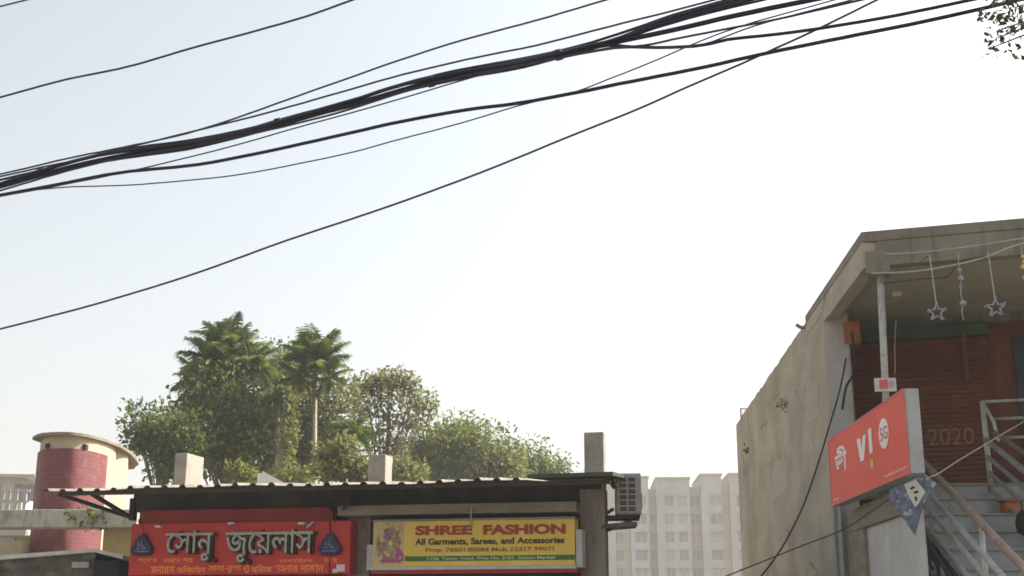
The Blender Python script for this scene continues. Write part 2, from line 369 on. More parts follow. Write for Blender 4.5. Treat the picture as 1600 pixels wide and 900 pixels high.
# rolling shutters
def shutter(mb, pl, a0, a1, b0, b1, c, slat=.074, dep=.02):
    n = max(1, round((b1 - b0) / slat)); vs = []; fs = []
    prof = []
    for i in range(n):
        y = b0 + (b1 - b0) * i / n; h = (b1 - b0) / n
        prof += [(y, -.012), (y + h * .10, -.012), (y + h * .16, dep * .8), (y + h * .55, dep), (y + h * .96, dep * .6)]
    prof.append((b1, 0))
    for y, d in prof: vs += [pl.w(a0, y, c + d), pl.w(a1, y, c + d)]
    fs = [(2 * i, 2 * i + 1, 2 * i + 3, 2 * i + 2) for i in range(len(prof) - 1)]
    return mb.add(vs, fs)
build('rolling_shutter', shutter(MB(), SP, a2_ - .04, aR - .004, .3, zl0 - .05, -.18), M['shutter_green'], shop)
build('rolling_shutter', shutter(MB(), SP, aL + .03, a1_ + .03, .3, zl0 + .05, -.16), M['shutter_green'], shop)
mb = MB(); mb.pbox(SP, aL + .2, aR, .0, .3, -.16, .5); build('plinth', mb, M['concrete_grey'], shop)

# bare column stubs standing up from the roof
def stub(u0, u1, v0, v1, c, dep, m, label):
    a0, a1, b0, b1 = SP.rect(u0, v0, u1, v1, c)
    mb = MB(); mb.pbox(SP, a0, a1, zroof - .005, b1, c - dep, c)
    o = build('concrete_stub', mb, m, bevel=.015); tag(o, label, 'column', 'bare column stubs on the shop roof'); return o
stub(272, 291, 708, 757, -1.3, .62, M['stub'], 'bare square concrete column stub on the shop roof above the red jewellery sign')
stub(575, 602, 710, 750, -1.3, .36, M['stub'], 'bare concrete column stub on the shop roof above the join between the two shop signs')

# awning: ribbed tin sheet sloping down towards the street
def ribbed(pl, a0, a1, b_eave, c_eave, b_top, c_top, pitch=.26, h=.035):
    prof = []; a = a0
    while a < a1 - 1e-6:
        for da, dz in ((0, 0), (.085, 0), (.115, h), (.165, h), (.195, 0)):
            if a + da <= a1: prof.append((a + da, dz))
        a += pitch
    mb = MB(); vs = []
    for t in (0, 1):
        for a_, dz in prof:
            k_ = math.sin(a_ * 1.3) * .010 + math.sin(a_ * 4.1 + 1) * .006
            vs.append(pl.w(a_, b_eave + (b_top - b_eave) * t + dz * (.8 + .4 * math.sin(a_ * 7.7) ** 2) + k_, c_eave + (c_top - c_eave) * t + (k_ * 2 if t == 0 else 0)))
    n = len(prof)
    mb.add(vs, [(i, i + 1, n + i + 1, n + i) for i in range(n - 1)])
    return mb
CE = 1.15
awn_a0, b_e = SP.pix(57, 766, CE); awn_a1, b_e2 = SP.pix(958, 743.5, CE)
b_e = (b_e + b_e2) / 2
aw = thing('tin_awning', 'long ribbed tin awning on steel brackets jutting out over both shop signs', 'awning', SP.w((awn_a0 + awn_a1) / 2, b_e, CE / 2))
a_mid = SP.pix(830, 745, CE)[0]
o = build('roof_sheet', ribbed(SP, awn_a0, a_mid, b_e - .02, CE, b_e + .165, -.9), M['sheet'], aw)
s = o.modifiers.new('thick', 'SOLIDIFY'); s.thickness = .006
mb = MB(); w = SP.w
a_r0 = a_mid - .05
mb.hexa([w(a_r0, b_e + .0, CE + .03), w(awn_a1, b_e + .01, CE + .03), w(awn_a1, b_e + .17, -.9), w(a_r0, b_e + .17, -.9),
         w(a_r0, b_e + .05, CE + .03), w(awn_a1, b_e + .06, CE + .03), w(awn_a1, b_e + .21, -.9), w(a_r0, b_e + .21, -.9)])
build('flat_sheet', mb, M['sheet_green'], aw)
# purlin under the eave and brackets
mb = MB(); mb.pbox(SP, awn_a0 + .35, awn_a1 - .05, b_e - .085, b_e - .03, CE - .12, CE - .07); build('eave_purlin', mb, M['steel_dark'], aw)
mb = MB(); mb.pbox(SP, awn_a0 + .35, awn_a1 - .25, b_e - .02, b_e + .03, .45, .5); build('middle_purlin', mb, M['steel_dark'], aw)
foot = SP.w(SP.pix(203, 808)[0], SP.pix(203, 808)[1], .0)
for (u, v) in ((107, 772), (157, 771)):
    pa, pb = SP.pix(u, v, .8)
    mb = MB(); mb.bar(foot, SP.w(pa, b_e - .06, CE - .1), .05); build('bracket_strut', mb, M['steel_dark'], aw)
mb = MB(); mb.pbox(SP, aL - .02, aL + .05, foot.z - .05, b_e - .04, -.06, .06); build('bracket_post', mb, M['steel_dark'], aw)
for u0, u1 in ((490, 532), (548, 534)):
    p = SP.wp(u1, 808, .05); q = SP.wp(u0, 757, CE - .15)
    q.z = b_e - .06
    mb = MB(); mb.bar(p, q, .045); build('bracket_strut', mb, M['steel_dark'], aw)
# ------------------------------------------------------------------ red jewellery sign
CB = .36
j0, j1, jb0, jb1 = SP.rect(203, 816, 547, 898, CB)
js = thing('jewellery_sign', 'red shop signboard with big pewter Bengali letters and two navy triangle emblems', 'sign', SP.w((j0 + j1) / 2, jb0, CB))
mb = MB(); mb.pbox(SP, j0, j1, jb0, jb1, .05, CB); build('board', mb, M['red_board'], js, bevel=.008)
k0, k1, kb0, kb1 = SP.rect(222, 795, 520, 816, .2)
mb = MB(); mb.pbox(SP, k0, k1, jb1 + .003, kb1, .04, .2); build('upper_band', mb, M['red_band'], js, bevel=.006)
BN = '\u09c7\u09b8\u09be\u09a8\u09c1', '\u099c\u09c1\u09c7\u09df\u09b2\u09be\u09b8'
for body, (u0, v0, u1, v1) in zip(BN, ((262, 830, 338, 877), (355, 828, 491, 879))):
    a0, a1, b0, b1 = SP.rect(u0, v0, u1, v1, CB)
    mb = MB(); put_text(mb, SP, body, a0 + .01, a1 + .045, b0 - .025, b1 + .005, CB + .002, .06, .016); build('letter_return', mb, M['letter_side'], js)
    mb = MB(); put_text(mb, SP, body, a0, a1, b0, b1, CB + .064, .012, .006)
    if body == BN[1]:       # the stroke above the last letter
        ra, rb = SP.pix(478, 822, CB + .1)
        mb.bar(SP.w(ra, rb - .02, CB + .07), SP.w(ra + .1, rb + .06, CB + .07), .028)
    build('lettering', mb, M['letter_face'], js)
small = ('\u09ae\u09a8\u09cb\u09b0\u09ae \u09a1\u09bf\u099c\u09be\u0987\u09a8 \u09b8\u09cb\u09a8\u09be-\u09b0\u09c1\u09aa\u09be \u0993 \u09b9\u09bf\u09b0\u09be\u09b0 \u0997\u09b9\u09a8\u09be\u09b0 \u09a6\u09cb\u0995\u09be\u09a8')
small = small.replace('\u09cb', '\u09be')
a0, a1, b0, b1 = SP.rect(236, 883, 506, 895, CB)
ws = [raw_width(q) for q in small.split()]; tot = sum(ws) + .25 * (len(ws) - 1); x = 0
for q, wd_ in zip(small.split(), ws):
    mb = MB(); put_text(mb, SP, q, a0 + (a1 - a0) * x / tot, a0 + (a1 - a0) * (x + wd_) / tot, b0, b1, CB + .002, .004, .012); build('small_lettering', mb, M['orange_print'], js); x += wd_ + .25
for (u0, u1, s_) in ((215, 245, '\u09aa\u09cd\u09b0\u0983'), (255, 302, '\u09ae\u09a8\u09b0\u09ae \u09b6\u09be\u09b9'), (436, 488, '\u09ae\u09ac\u09be\u0987\u09b2'), (506, 528, '\u09a8\u0982')):
    a0, a1, b0, b1 = SP.rect(u0, 872, u1, 880, CB)
    mb = MB(); put_text(mb, SP, s_, a0, a1, b0, b1, CB + .002, .004, .006); build('small_lettering', mb, M['orange_print'], js)
def emblem(u, v, r):
    ca, cb = SP.pix(u, v, CB); h = r
    out = []
    for k in range(3):                                       # rounded triangle
        ang = R(90 + 120 * k)
        px, py = math.cos(ang) * h * .62, math.sin(ang) * h * .62
        for j in range(7):
            t = ang + R(-60 + 20 * j)
            out.append((ca + px + math.cos(t) * h * .42, cb + py * .88 + math.sin(t) * h * .42))
    mb = MB(); mb.prism([SP.w(a, b, CB) for a, b in out], [SP.w(ca + (a - ca) * .93, cb + (b - cb) * .93, CB + .07) for a, b in out])
    e = build('emblem', mb, M['navy'], js, bevel=.01)
    mb = MB()
    for x0, y0, x1, y1 in ((-.55, -.42, .6, -.34), (-.35, -.2, -.08, -.1), (.1, -.2, .42, -.08), (-.12, .0, .2, .12), (-.3, .02, -.2, .3), (-.04, .2, .06, .45)):
        mb.pbox(SP, ca + x0 * h, ca + x1 * h, cb + y0 * h, cb + y1 * h, CB + .07, CB + .076)
    build('emblem_marking', mb, M['navy_mark'], e)
    return e
emblem(224, 854, .185); emblem(517, 853, .185)
mb = MB()
a0, a1, b0, b1 = SP.rect(526, 882, 539, 893, CB); mb.pbox(SP, a0, a1, b0, b1, CB + .001, CB + .008)
a0, a1, b0, b1 = SP.rect(520, 889, 527, 895, CB); mb.pbox(SP, a0, a1 + .004, b0, b1, CB + .001, CB + .008)
build('white_sticker', mb, M['white_dirty'], js)
for u, v in ((250, 823), (363, 818), (473, 818)):
    ca, cb = SP.pix(u, v, .4)
    mb = MB(); mb.pbox(SP, ca - .045, ca + .045, cb - .018, cb + .014, CB - .05, CB + .11)
    build('sign_clip', mb, M['white_dirty'], js, bevel=.006)
p = SP.wp(515, 814, CB + .01); q = SP.wp(516, 838, CB + .05)
build('emblem_wire', MB().tube([p, q], .009, 6), M['letter_side'], js)
p = SP.wp(223, 818, CB + .01); q = SP.wp(224, 840, CB + .05)
build('emblem_wire', MB().tube([p, q], .006, 6), M['letter_side'], js)
p = SP.wp(515.5, 868, CB + .01); q = SP.wp(515, 897, CB + .01)
build('emblem_wire', MB().tube([p, q], .008, 6), M['letter_side'], js)

# ------------------------------------------------------------------ yellow fashion sign
CF = .42
f0, f1, fb0, fb1 = SP.rect(583, 813, 898, 884, CF)
fs_ = thing('fashion_shop_sign', 'yellow printed shop signboard reading SHREE FASHION in a grey frame', 'sign', SP.w((f0 + f1) / 2, fb0, CF))
mb = MB(); mb.pbox(SP, f0, f1, fb0, fb1, .1, CF); build('board', mb, M['yellow_board'], fs_)
mb = MB(); mb.pbox(SP, f0 - .01, f1 + .02, fb0 - .05, fb0 - .001, .1, CF + .03); build('frame_rail', mb, M['frame_grey'], fs_, bevel=.004)
mb = MB(); mb.pbox(SP, f0 - .02, f1 + .03, fb0 - .10, fb0 - .052, .1, CF + .01); build('frame_rail', mb, M['red_band'], fs_, bevel=.004)
mb = MB(); mb.pbox(SP, f0 - .01, f1 + .01, fb1 + .001, fb1 + .028, .1, CF + .02); build('frame_rail', mb, M['lintel'], fs_, bevel=.004)
mb = MB(); mb.pbox(SP, f0 - .12, f0 - .003, fb0 - .04, fb1 - .3, .1, CF - .1); build('side_strip', mb, M['frame_grey'], fs_)
mb = MB(); mb.pbox(SP, f1 + .012, f1 + .095, fb0 - .03, fb1 - .14, .1, CF - .02); build('side_strip', mb, M['frame_grey'], fs_)
def ftext(body, u0, v0, u1, v1, m, bold=0, name='lettering'):
    a0, a1, b0, b1 = SP.rect(u0, v0, u1, v1, CF)
    words = body.split(); ws = [raw_width(q) for q in words]; tot = sum(ws) + .32 * (len(ws) - 1); x = 0
    for q, wd_ in zip(words, ws):
        lo_, hi_ = (b0, b1)
        if len(words) > 1 and not any(ch in 'gjpqyP,' for ch in q): lo_ = b0 + (b1 - b0) * .16
        if len(words) > 1 and q == 'and': hi_ = b1
        mb = MB(); put_text(mb, SP, q, a0 + (a1 - a0) * x / tot, a0 + (a1 - a0) * (x + wd_) / tot, lo_, hi_, CF + .004, .004, bold)
        build(name, mb, m, fs_); x += wd_ + .32
# the sign sags a little: text lines rise slightly towards the end in the same way as its top edge
ftext('SHREE', 649, 821, 738, 836, M['maroon_print'], .05)
ftext('FASHION', 755, 819, 884, 835, M['maroon_print'], .05)
ftext('All Garments, Sarees, and Accessories', 649, 840, 882, 852, M['black_print'], .03)
ftext('Prop. 76501 80084  Mob. 12317 99071', 665, 855, 866, 863, M['brown_print'], .02)
g0, g1, gb0, gb1 = SP.rect(633, 868, 897, 876, CF)
mb = MB(); mb.pbox(SP, g0, f1 - .003, gb0 + .0, gb1, CF + .0005, CF + .003); build('address_strip', mb, M['green_print'], fs_)
ftext('1126, Tower Road, Shop No. 2101, Station Market', 668, 869.5, 868, 875, M['cream_print'], .015)
# printed picture panel: abstract figures
pa0, pa1, pb0, pb1 = SP.rect(584, 815, 631, 882, CF)
mb = MB(); mb.pbox(SP, pa0, pa1, pb0, pb1, CF + .0005, CF + .003); pic = build('printed_picture', mb, M['tan_print'], fs_)
M['fig_a'] = mat('plum_print', (.22, .07, .20), .5, (.30, .20, .26), 16); M['fig_b'] = mat('brown_figure_print', (.20, .10, .05), .5, (.42, .30, .18), 22)
M['fig_c'] = mat('pink_print', (.50, .08, .20), .5, (.32, .06, .24), 12); M['fig_d'] = mat('grey_mauve_print', (.30, .24, .22), .5, (.45, .36, .22), 18)
def blob(u, v, ru, rv, m, z, rough=.25):
    n = 18; pts = []
    for k in range(n):
        t = 2 * math.pi * k / n; q = 1 + rough * (random.random() - .5) * 2
        pts.append(SP.pix(u + math.cos(t) * ru * q, v + math.sin(t) * rv * q, CF))
    mb = MB().prism([SP.w(a, b, CF + z) for a, b in pts], [SP.w(a, b, CF + z + .001) for a, b in pts])
    build('printed_figure', mb, m, pic)
blob(606, 862, 12, 18, M['fig_d'], .004); blob(624, 868, 7, 12, M['fig_c'], .0052); blob(607, 835, 7, 10, M['fig_a'], .0064)
blob(620, 846, 7, 12, M['fig_b'], .0076); blob(605, 822, 5, 5, M['fig_b'], .0088); blob(620, 828, 4, 6, M['fig_a'], .01); blob(592, 852, 3, 18, M['fig_b'], .0088); blob(612, 876, 13, 4, M['fig_c'], .0112)
for k in range(26):
    blob(random.uniform(588, 628), random.uniform(819, 879), random.uniform(1.5, 4.5), random.uniform(1.5, 4), M[random.choice(['fig_a', 'fig_b', 'fig_b', 'fig_c', 'fig_d', 'tan_print', 'yellow_board'])], .0122 + k * .0011, .4)
mb = MB(); mb.tube([SP.wp(737, 793, .36), SP.wp(736, 813, CF + .03), SP.wp(735, 826, CF + .02)], .012, 6); build('hanging_wire', mb, M['cord'], fs_)

# ------------------------------------------------------------------ air conditioner on its bracket
def ac():
    P = Plane(at(980, 770, 17.6), (math.cos(R(3)), -math.sin(R(3)), 0))
    a0, a1, b0, b1 = P.rect(962, 739, 1002, 804)
    t = thing('air_conditioner', 'grey outdoor air conditioner unit with slotted grille beside the shop pillar', 'air conditioner', P.w((a0 + a1) / 2, b0, -.15))
    mb = MB(); mb.pbox(P, a0, a1, b0, b1, -.55, 0); build('casing', mb, M['ac_body'], t, bevel=.02)
    ga0, ga1, gb0, gb1 = P.rect(966.5, 745, 994, 800)
    mb = MB(); mb.pbox(P, ga0, ga1, gb0, gb1, -.01, .003); build('coil', mb, M['ac_dark'], t)
    g = MB()
    for k in range(7):
        b = gb0 + (gb1 - gb0) * k / 6; g.pbox(P, ga0 - .012, ga1 + .012, b - .012, b + .012, .003, .016)
    for k in range(3):
        a = ga0 + (ga1 - ga0) * k / 2; g.pbox(P, a - .012, a + .012, gb0 - .012, gb1 + .012, .0035, .0175)
    for k in range(24):
        b = gb0 + (gb1 - gb0) * (k + .5) / 24; g.pbox(P, ga0, ga1, b - .002, b + .002, .003, .009)
    build('grille', g, M['ac_body'], t)
    mb = MB(); mb.pbox(P, a1 - .001, a1 + .02, b0 + .1, b0 + .3, -.4, -.2); build('valve_cover', mb, M['ac_body'], t)
    br = thing('wall_bracket', 'dark steel bracket carrying the air conditioner at the shop end', 'bracket', P.w(a0, b0 - .25, -.2))
    mb = MB(); mb.pbox(P, a0 - .28, a1 - .02, b0 - .05, b0 - .004, -.5, -.44); build('arm', mb, M['steel_dark'], br)
    mb = MB(); mb.pbox(P, a0 - .28, a1 - .02, b0 - .05, b0 - .004, -.12, -.06); build('arm', mb, M['steel_dark'], br)
    for c in (-.09, -.47):
        mb = MB(); mb.bar(P.w(a0 - .26, b0 - .24, c), P.w(a1 - .12, b0 - .06, c), .035); build('brace', mb, M['steel_dark'], br)
    mb = MB(); s0 = P.w(a0 - .26, b0 - .26, -.55); mb.hexa([P.w(a0 - .22, b0 - .19, .06), P.w(a1 - .06, b0 - .15, .06), P.w(a1 - .06, b0 - .15, -.5), P.w(a0 - .22, b0 - .19, -.5),
        P.w(a0 - .16, b0 - .13, .1), P.w(a1 - .08, b0 - .1, .1), P.w(a1 - .08, b0 - .1, -.5), P.w(a0 - .16, b0 - .13, -.5)])
    build('tray', mb, M['concrete_dark'], br, bevel=.01)
    # refrigerant hose
    h = build('hose', MB().tube([P.w(a0 - .03, b0 + .1, -.3), P.w(a0 - .15, b0 + .02, -.25), P.w(a0 - .22, b0 - .2, -.2), P.w(a0 - .23, b0 - .7, -.2), P.w(a0 - .2, b0 - 1.6, -.2)], .025, 8), M['concrete_grey'], t, smooth=True)
    wv = SP.w(awn_a1 - .05, b_e + .03, CE * .9)
    build('conduit', MB().tube([SP.w(awn_a1 - .1, b_e - .04, .3), P.w(a0 - .08, b1 - .05, -.1), P.w(a0 + .02, b1 - .02, -.1)], .04, 8), M['steel_dark'], t, smooth=True)
ac()

# ------------------------------------------------------------------ stairwell tower and the house it belongs to
ZT = at(110, 673, 26).z
eave_px = [(50.7, 682.7), (57, 678.5), (66.7, 676), (85, 674.9), (104, 674.7), (122, 676.2), (139, 679), (155, 683), (171, 688), (184, 693), (195, 698.7), (203, 704), (210, 711), (217, 721)]
def cr_px(px, k):
    out = []
    for i in range(len(px) - 1):
        p0, p1, p2, p3 = (Vector(px[max(i - 1, 0)]), Vector(px[i]), Vector(px[i + 1]), Vector(px[min(i + 2, len(px) - 1)]))
        for j in range(k):
            t = j / k; out.append(tuple(.5 * ((2 * p1) + (p2 - p0) * t + (2 * p0 - 5 * p1 + 4 * p2 - p3) * t * t + (3 * p1 - p0 - 3 * p2 + p3) * t ** 3)))
    return out + [px[-1]]
eave_px = cr_px(eave_px, 4)
eave = [at_z(u, v, ZT) for u, v in eave_px]
for _k in range(6): eave = [eave[0]] + [eave[i - 1] * .25 + eave[i] * .5 + eave[i + 1] * .25 for i in range(1, len(eave) - 1)] + [eave[-1]]
_d = Vector((eave[-1].x, eave[-1].y, 0)).normalized() * 1.2
back = [Vector((eave[-1].x + _d.x - .12, eave[-1].y + _d.y, ZT)), Vector((eave[0].x + .15, eave[-1].y + 1.2, ZT))]
cen = sum(eave, Vector()) / len(eave) + Vector((0, 1.2, 0))
def inset(p, d):
    q = Vector((cen.x - p.x, cen.y - p.y, 0)).normalized(); return p + q * d
tw = thing('stair_tower', 'round cornered stair tower with maroon tiled panel and cream top band', 'tower', (cen.x, cen.y, 0))
ring = eave + back
zs = lambda pts, z: [Vector((p.x, p.y, z)) for p in pts]
mb = MB(); mb.prism(zs(ring, ZT - .06), zs(ring, ZT)); build('roof_slab', mb, M['rim'], tw)
nw = max(i for i, (u, v) in enumerate(eave_px) if u <= 208.5)
wall = [inset(p, .22) for p in eave[:nw + 1]]
wd_ = Vector((wall[-1].x, wall[-1].y, 0)).normalized()
wall += [wall[-1] + wd_ * 1.6 + Vector((.02, 0, 0)), inset(back[1], .22)]
mb = MB(); mb.prism(zs(wall, 0), zs(wall, ZT - .061)); build('wall', mb, M['cream_wall'], tw)
def panel(u_end, z0, z1, prd, name, m):
    """tile panel following the curved wall"""
    idx = [i for i, (u, v) in enumerate(eave_px) if u <= u_end]
    outer = [inset(eave[i], .22 - prd) for i in idx]; inner = [inset(eave[i], .25) for i in idx]
    poly = outer + inner[::-1]
    return build(name, MB().prism(zs(poly, z0), zs(poly, z1)), m, tw)
z_t1 = at(110, 699, 26.2).z
panel(171, 1.0, z_t1, .05, 'tile_panel', M['tile_maroon'])
for u in (78, 134):
    q = min((inset(p, .2) for p in eave), key=lambda p: abs(800 + F_PX * (p - CAM).x / (p - CAM).dot(FW) - u))
    mb = MB(); mb.box(q.x - .04, q.x + .04, q.y - .05, q.y + .1, ZT - .3, ZT - .2); build('vent_hole', mb, M['dark_void'], tw)

LP = Plane(at(100, 812, 24.6), (1, -.02, 0))
l0, l1, lb0, lb1 = LP.rect(-160, 796, 214, 824)
house = thing('tower_house', 'low ochre house with a mossy concrete ledge across the base of the tower', 'house', LP.w((l0 + l1) / 2, 0, -1))
mb = MB(); mb.pbox(LP, l0, l1, lb0, lb1, -.7, 0); build('ledge', mb, M['ledge'], house, bevel=.02)
h0 = LP.pix(163, 850, -.6)[0]
mb = MB(); mb.pbox(LP, h0, l1 - .02, 0, lb0 - .003, -1.4, -.5); build('wall', mb, M['ochre_wall'], house)
h2 = LP.pix(37, 850, -1.6)[0]
lw0 = LP.pix(20, 845, -1.6)[1]
mb = MB(); mb.pbox(LP, l0, h2, 0, lw0, -1.9, -1.5); build('parapet', mb, M['cream_wall'], house)
mb = MB(); mb.pbox(LP, l0, h2 + .1, 0, lb0 - .003, -2.6, -2.3); build('rear_wall', mb, M['ochre_wall'], house)
for u in (-30, 8):
    a = LP.pix(u, 840, -2.25)[0]
    mb = MB(); mb.pbox(LP, a - .26, a + .2, lw0 - .1, lb0 - .06, -2.299, -2.26); wn = build('window', mb, M['frame_grey'], house)
    mb = MB(); mb.pbox(LP, a - .22, a + .16, lw0 - .1, lb0 - .1, -2.2595, -2.25); build('pane', mb, M['far_window'], wn)
# a weed growing on the ledge
def leaves(n, fn, size, asp=.5, flat=.35):
    """n leaf blades as folded quads: returns MB; fn gives (centre, outward) per leaf"""
    mb = MB(); V = []; Fc = []
    for i in range(n):
        p, out = fn()
        d = Vector(rng.normal(size=3)) * .9 + out * .8; d.z -= flat
        if d.length < 1e-5: d = Vector((0, 0, -1))
        d.normalize(); s = size * (.5 + 1.0 * random.random() ** 1.5)
        a = d.orthogonal(); a = Matrix.Rotation(random.random() * 6.283, 3, d) @ a; a.normalize()
        n_ = d.cross(a)
        k = len(V)
        V += [p, p + d * s * .5 + a * s * asp * .5 + n_ * s * .08, p + d * s - n_ * s * .06, p + d * s * .5 - a * s * asp * .5 + n_ * s * .08]
        Fc += [(k, k + 1, k + 2), (k, k + 2, k + 3)]
    mb.v = [tuple(q) for q in V]; mb.f = Fc
    return mb
def weed(u, v, n, r, label):
    b = LP.wp(u, v, .02)
    t = thing('weed', label, 'plant', b, 'weeds on the mossy ledge')
    build('foliage', leaves(n, lambda: (b + Vector(rng.normal(size=3)) * r * Vector((1, .4, 1)).length * .4, Vector((0, -1, 0))), .09), M['leaf_dark'], t)
    st = MB()
    for k in range(4): st.tube([b + Vector((0, .03, -.1)), b + Vector((random.uniform(-r, r), -.05, random.uniform(-r, r)))], .008, 5)
    build('stem', st, M['bark'], t)
weed(148, 806, 130, .22, 'dark scraggly weed growing on the ledge below the awning bracket')
weed(112, 803, 26, .13, 'thin wiry weed on the mossy ledge in front of the maroon tiles')

# low shed with a whitish roof edge below
HP = Plane(at(80, 870, 19.5), (1, -.05, 0))
s0 = HP.pix(-200, 870)[0]; s1 = HP.pix(158, 860)[0]; s2 = HP.pix(203, 868)[0]
shed = thing('roadside_shed', 'low dark shed with a whitish sheet roof edge below the maroon tower', 'shed', HP.w((s0 + s2) / 2, 0, -1.5))
zb = lambda u, v: HP.pix(u, v, .3)[1]
mb = MB(); y = [(s0, zb(-200, 884)), (s1, zb(157, 857)), (s2, zb(203, 867))]
mb.prism([HP.w(y[0][0], y[0][1] - .08, .3), HP.w(y[1][0], y[1][1] - .05, .3), HP.w(y[2][0], y[2][1] - .06, .3), HP.w(y[2][0], y[2][1], .3), HP.w(y[1][0], y[1][1], .3), HP.w(y[0][0], y[0][1], .3)],
         [HP.w(y[0][0], y[0][1] - .28, -3), HP.w(y[1][0], y[1][1] - .25, -3), HP.w(y[2][0], y[2][1] - .26, -3), HP.w(y[2][0], y[2][1] - .2, -3), HP.w(y[1][0], y[1][1] - .2, -3), HP.w(y[0][0], y[0][1] - .2, -3)])
build('roof_sheet', mb, M['white_dirty'], shed)
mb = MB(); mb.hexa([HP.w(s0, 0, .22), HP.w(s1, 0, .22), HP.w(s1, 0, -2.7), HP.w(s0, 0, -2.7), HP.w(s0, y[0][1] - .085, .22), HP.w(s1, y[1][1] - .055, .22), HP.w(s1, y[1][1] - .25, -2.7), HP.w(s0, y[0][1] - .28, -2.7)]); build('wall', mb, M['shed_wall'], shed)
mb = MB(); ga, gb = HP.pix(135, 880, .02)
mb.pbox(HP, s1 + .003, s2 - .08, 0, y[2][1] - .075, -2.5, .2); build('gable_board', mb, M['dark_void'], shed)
mb = MB(); mb.pbox(HP, ga - .12, ga + .14, gb - .08, gb + .01, .223, .28); build('meter_box', mb, M['pillar_grey'], shed, bevel=.01)

# pale house far behind on the same side
QP = Plane(at(0, 800, 48), (1, .15, 0))
q0, q1 = QP.pix(-260, 800)[0], QP.pix(44, 790)[0]
ph = thing('whitewashed_house', 'hazy whitewashed house with terrace rails half hidden by the maroon tower', 'house', QP.w((q0 + q1) / 2, 0, -3))
z1 = QP.pix(20, 768)[1]; z0 = QP.pix(20, 798)[1]
mb = MB(); mb.pbox(QP, q0, q1, 0, z0, -6, 0); build('wall', mb, M['pale_wall'], ph)
qs = QP.pix(24, 745)[0]
mb = MB(); mb.pbox(QP, q0, q1 - .9, z0 + .003, QP.pix(20, 734)[1], -6, -3); build('upper_storey', mb, M['pale_wall'], ph)
mb = MB(); mb.pbox(QP, q0, q1 - .4, QP.pix(20, 734)[1] + .003, QP.pix(20, 729)[1], -6.3, -2.6); build('roof_slab', mb, M['pale_wall'], ph)
for u in (2, 12, 24, 38):
    a = QP.pix(u, 780)[0]
    mb = MB(); mb.pbox(QP, a - .06, a + .06, z0 + .002, z1 + .1, -.16, -.04); build('terrace_post', mb, M['pale_wall'], ph)
for zz in (z1 + .05, (z0 + z1) / 2):
    mb = MB(); mb.pbox(QP, q0, q1, zz - .04, zz + .04, -.16, -.08); build('terrace_rail', mb, M['pale_wall'], ph)
for u in (-40, 8, 30):
    a = QP.pix(u, 755)[0]; mb = MB(); mb.pbox(QP, a - .3, a + .25, z1 - .1, z1 + .55, -2.999, -2.95); build('window', mb, M['far_window'], ph)

# small white gable roof between the trees and the awning
GP = Plane(at(420, 748, 31), (1, 0, 0))
a0, a1, b0, b1 = GP.rect(402, 736, 441, 756)
gh = thing('white_roofed_hut', 'small white roofed hut peeping over the tin awning below the trees', 'hut', GP.w((a0 + a1) / 2, 0, -1))
am = a0 + (a1 - a0) * .36
mb = MB(); mb.pbox(GP, a0, am, 0, b1 - .05, -1.5, 0); build('wall', mb, M['white_paint'], gh)
mb = MB(); mb.prism([GP.w(am - .1, b1, .02), GP.w(a1 + .3, b0 - .1, .02), GP.w(am - .1, b0 - .1, .02)], [GP.w(am - .1, b1, -1.5), GP.w(a1 + .3, b0 - .1, -1.5), GP.w(am - .1, b0 - .1, -1.5)])
build('roof', mb, M['white_paint'], gh)

# ------------------------------------------------------------------ far apartment block
AP = Plane(at(1050, 850, 205), (1, -.06, 0))
apx = lambda u: AP.pix(u, 800)[0]
apz = lambda v: AP.pix(1050, v)[1]
ab = thing('apartment_block', 'tall pale hazy apartment block with stepped parapet seen between the buildings', 'building', AP.w(apx(1050), 0, -8))
bays = [(925, 962, 752, -.5, 'pale_wall'), (962, 985, 756, -1.2, 'pale_tan'), (985, 1014, 747, 0, 'pale_wall'), (1014, 1026, 763, -1.6, 'pale_pink'), (1026, 1079, 749, .2, 'pale_wall'),
        (1079, 1096, 760, -1.4, 'pale_tan'), (1096, 1129, 744, .4, 'pale_wall'), (1129, 1141, 753, -1.0, 'pale_tan'), (1141, 1190, 743, .1, 'pale_wall')]
for u0, u1, vt, c, m in bays:
    mb = MB(); c *= .5; mb.pbox(AP, apx(u0), apx(u1) - .02, 0, apz(vt), -16 + c, c); build('bay', mb, M[m], ab)
for u0, u1, vt, c, m in bays:
    c *= .5
    if u1 - u0 > 25 and vt < 752:
        mb = MB(); mb.pbox(AP, apx(u0) - .15, apx(u1) + .12, apz(vt) + .01, apz(vt) + .35, -16 + c, c + .3); build('parapet_cap', mb, M['pale_tan'], ab)
cols = [(966, 7, -1.2), (1001, 9, 0), (1023, 6, -1.6), (1046, 6.5, .2), (1067, 6.5, .2), (1087, 6, -1.4), (1119, 9, .4), (1160, 8, .1)]
for i in range(7):
    v = 783 + i * 28.3
    for uc, hw, c in cols:
        c *= .5
        if uc < 990 and v < 800: continue
        a = apx(uc); z = apz(v)
        mb = MB(); mb.pbox(AP, a - hw * .1, a + hw * .1, z - .75, z + .75, c + .01, c + .06)
        wn = build('window', mb, M[random.choice(['far_window', 'far_window', 'far_window_curtain'])], ab)
        mb = MB(); mb.pbox(AP, a - hw * .1 - .2, a + hw * .1 + .2, z + .8, z + .95, c + .01, c + .45); build('sunshade', mb, M['pale_wall'], wn)
        mb = MB(); mb.pbox(AP, a - .05, a + .05, z - .75, z + .75, c + .0605, c + .1); build('mullion', mb, M['pale_wall'], wn)

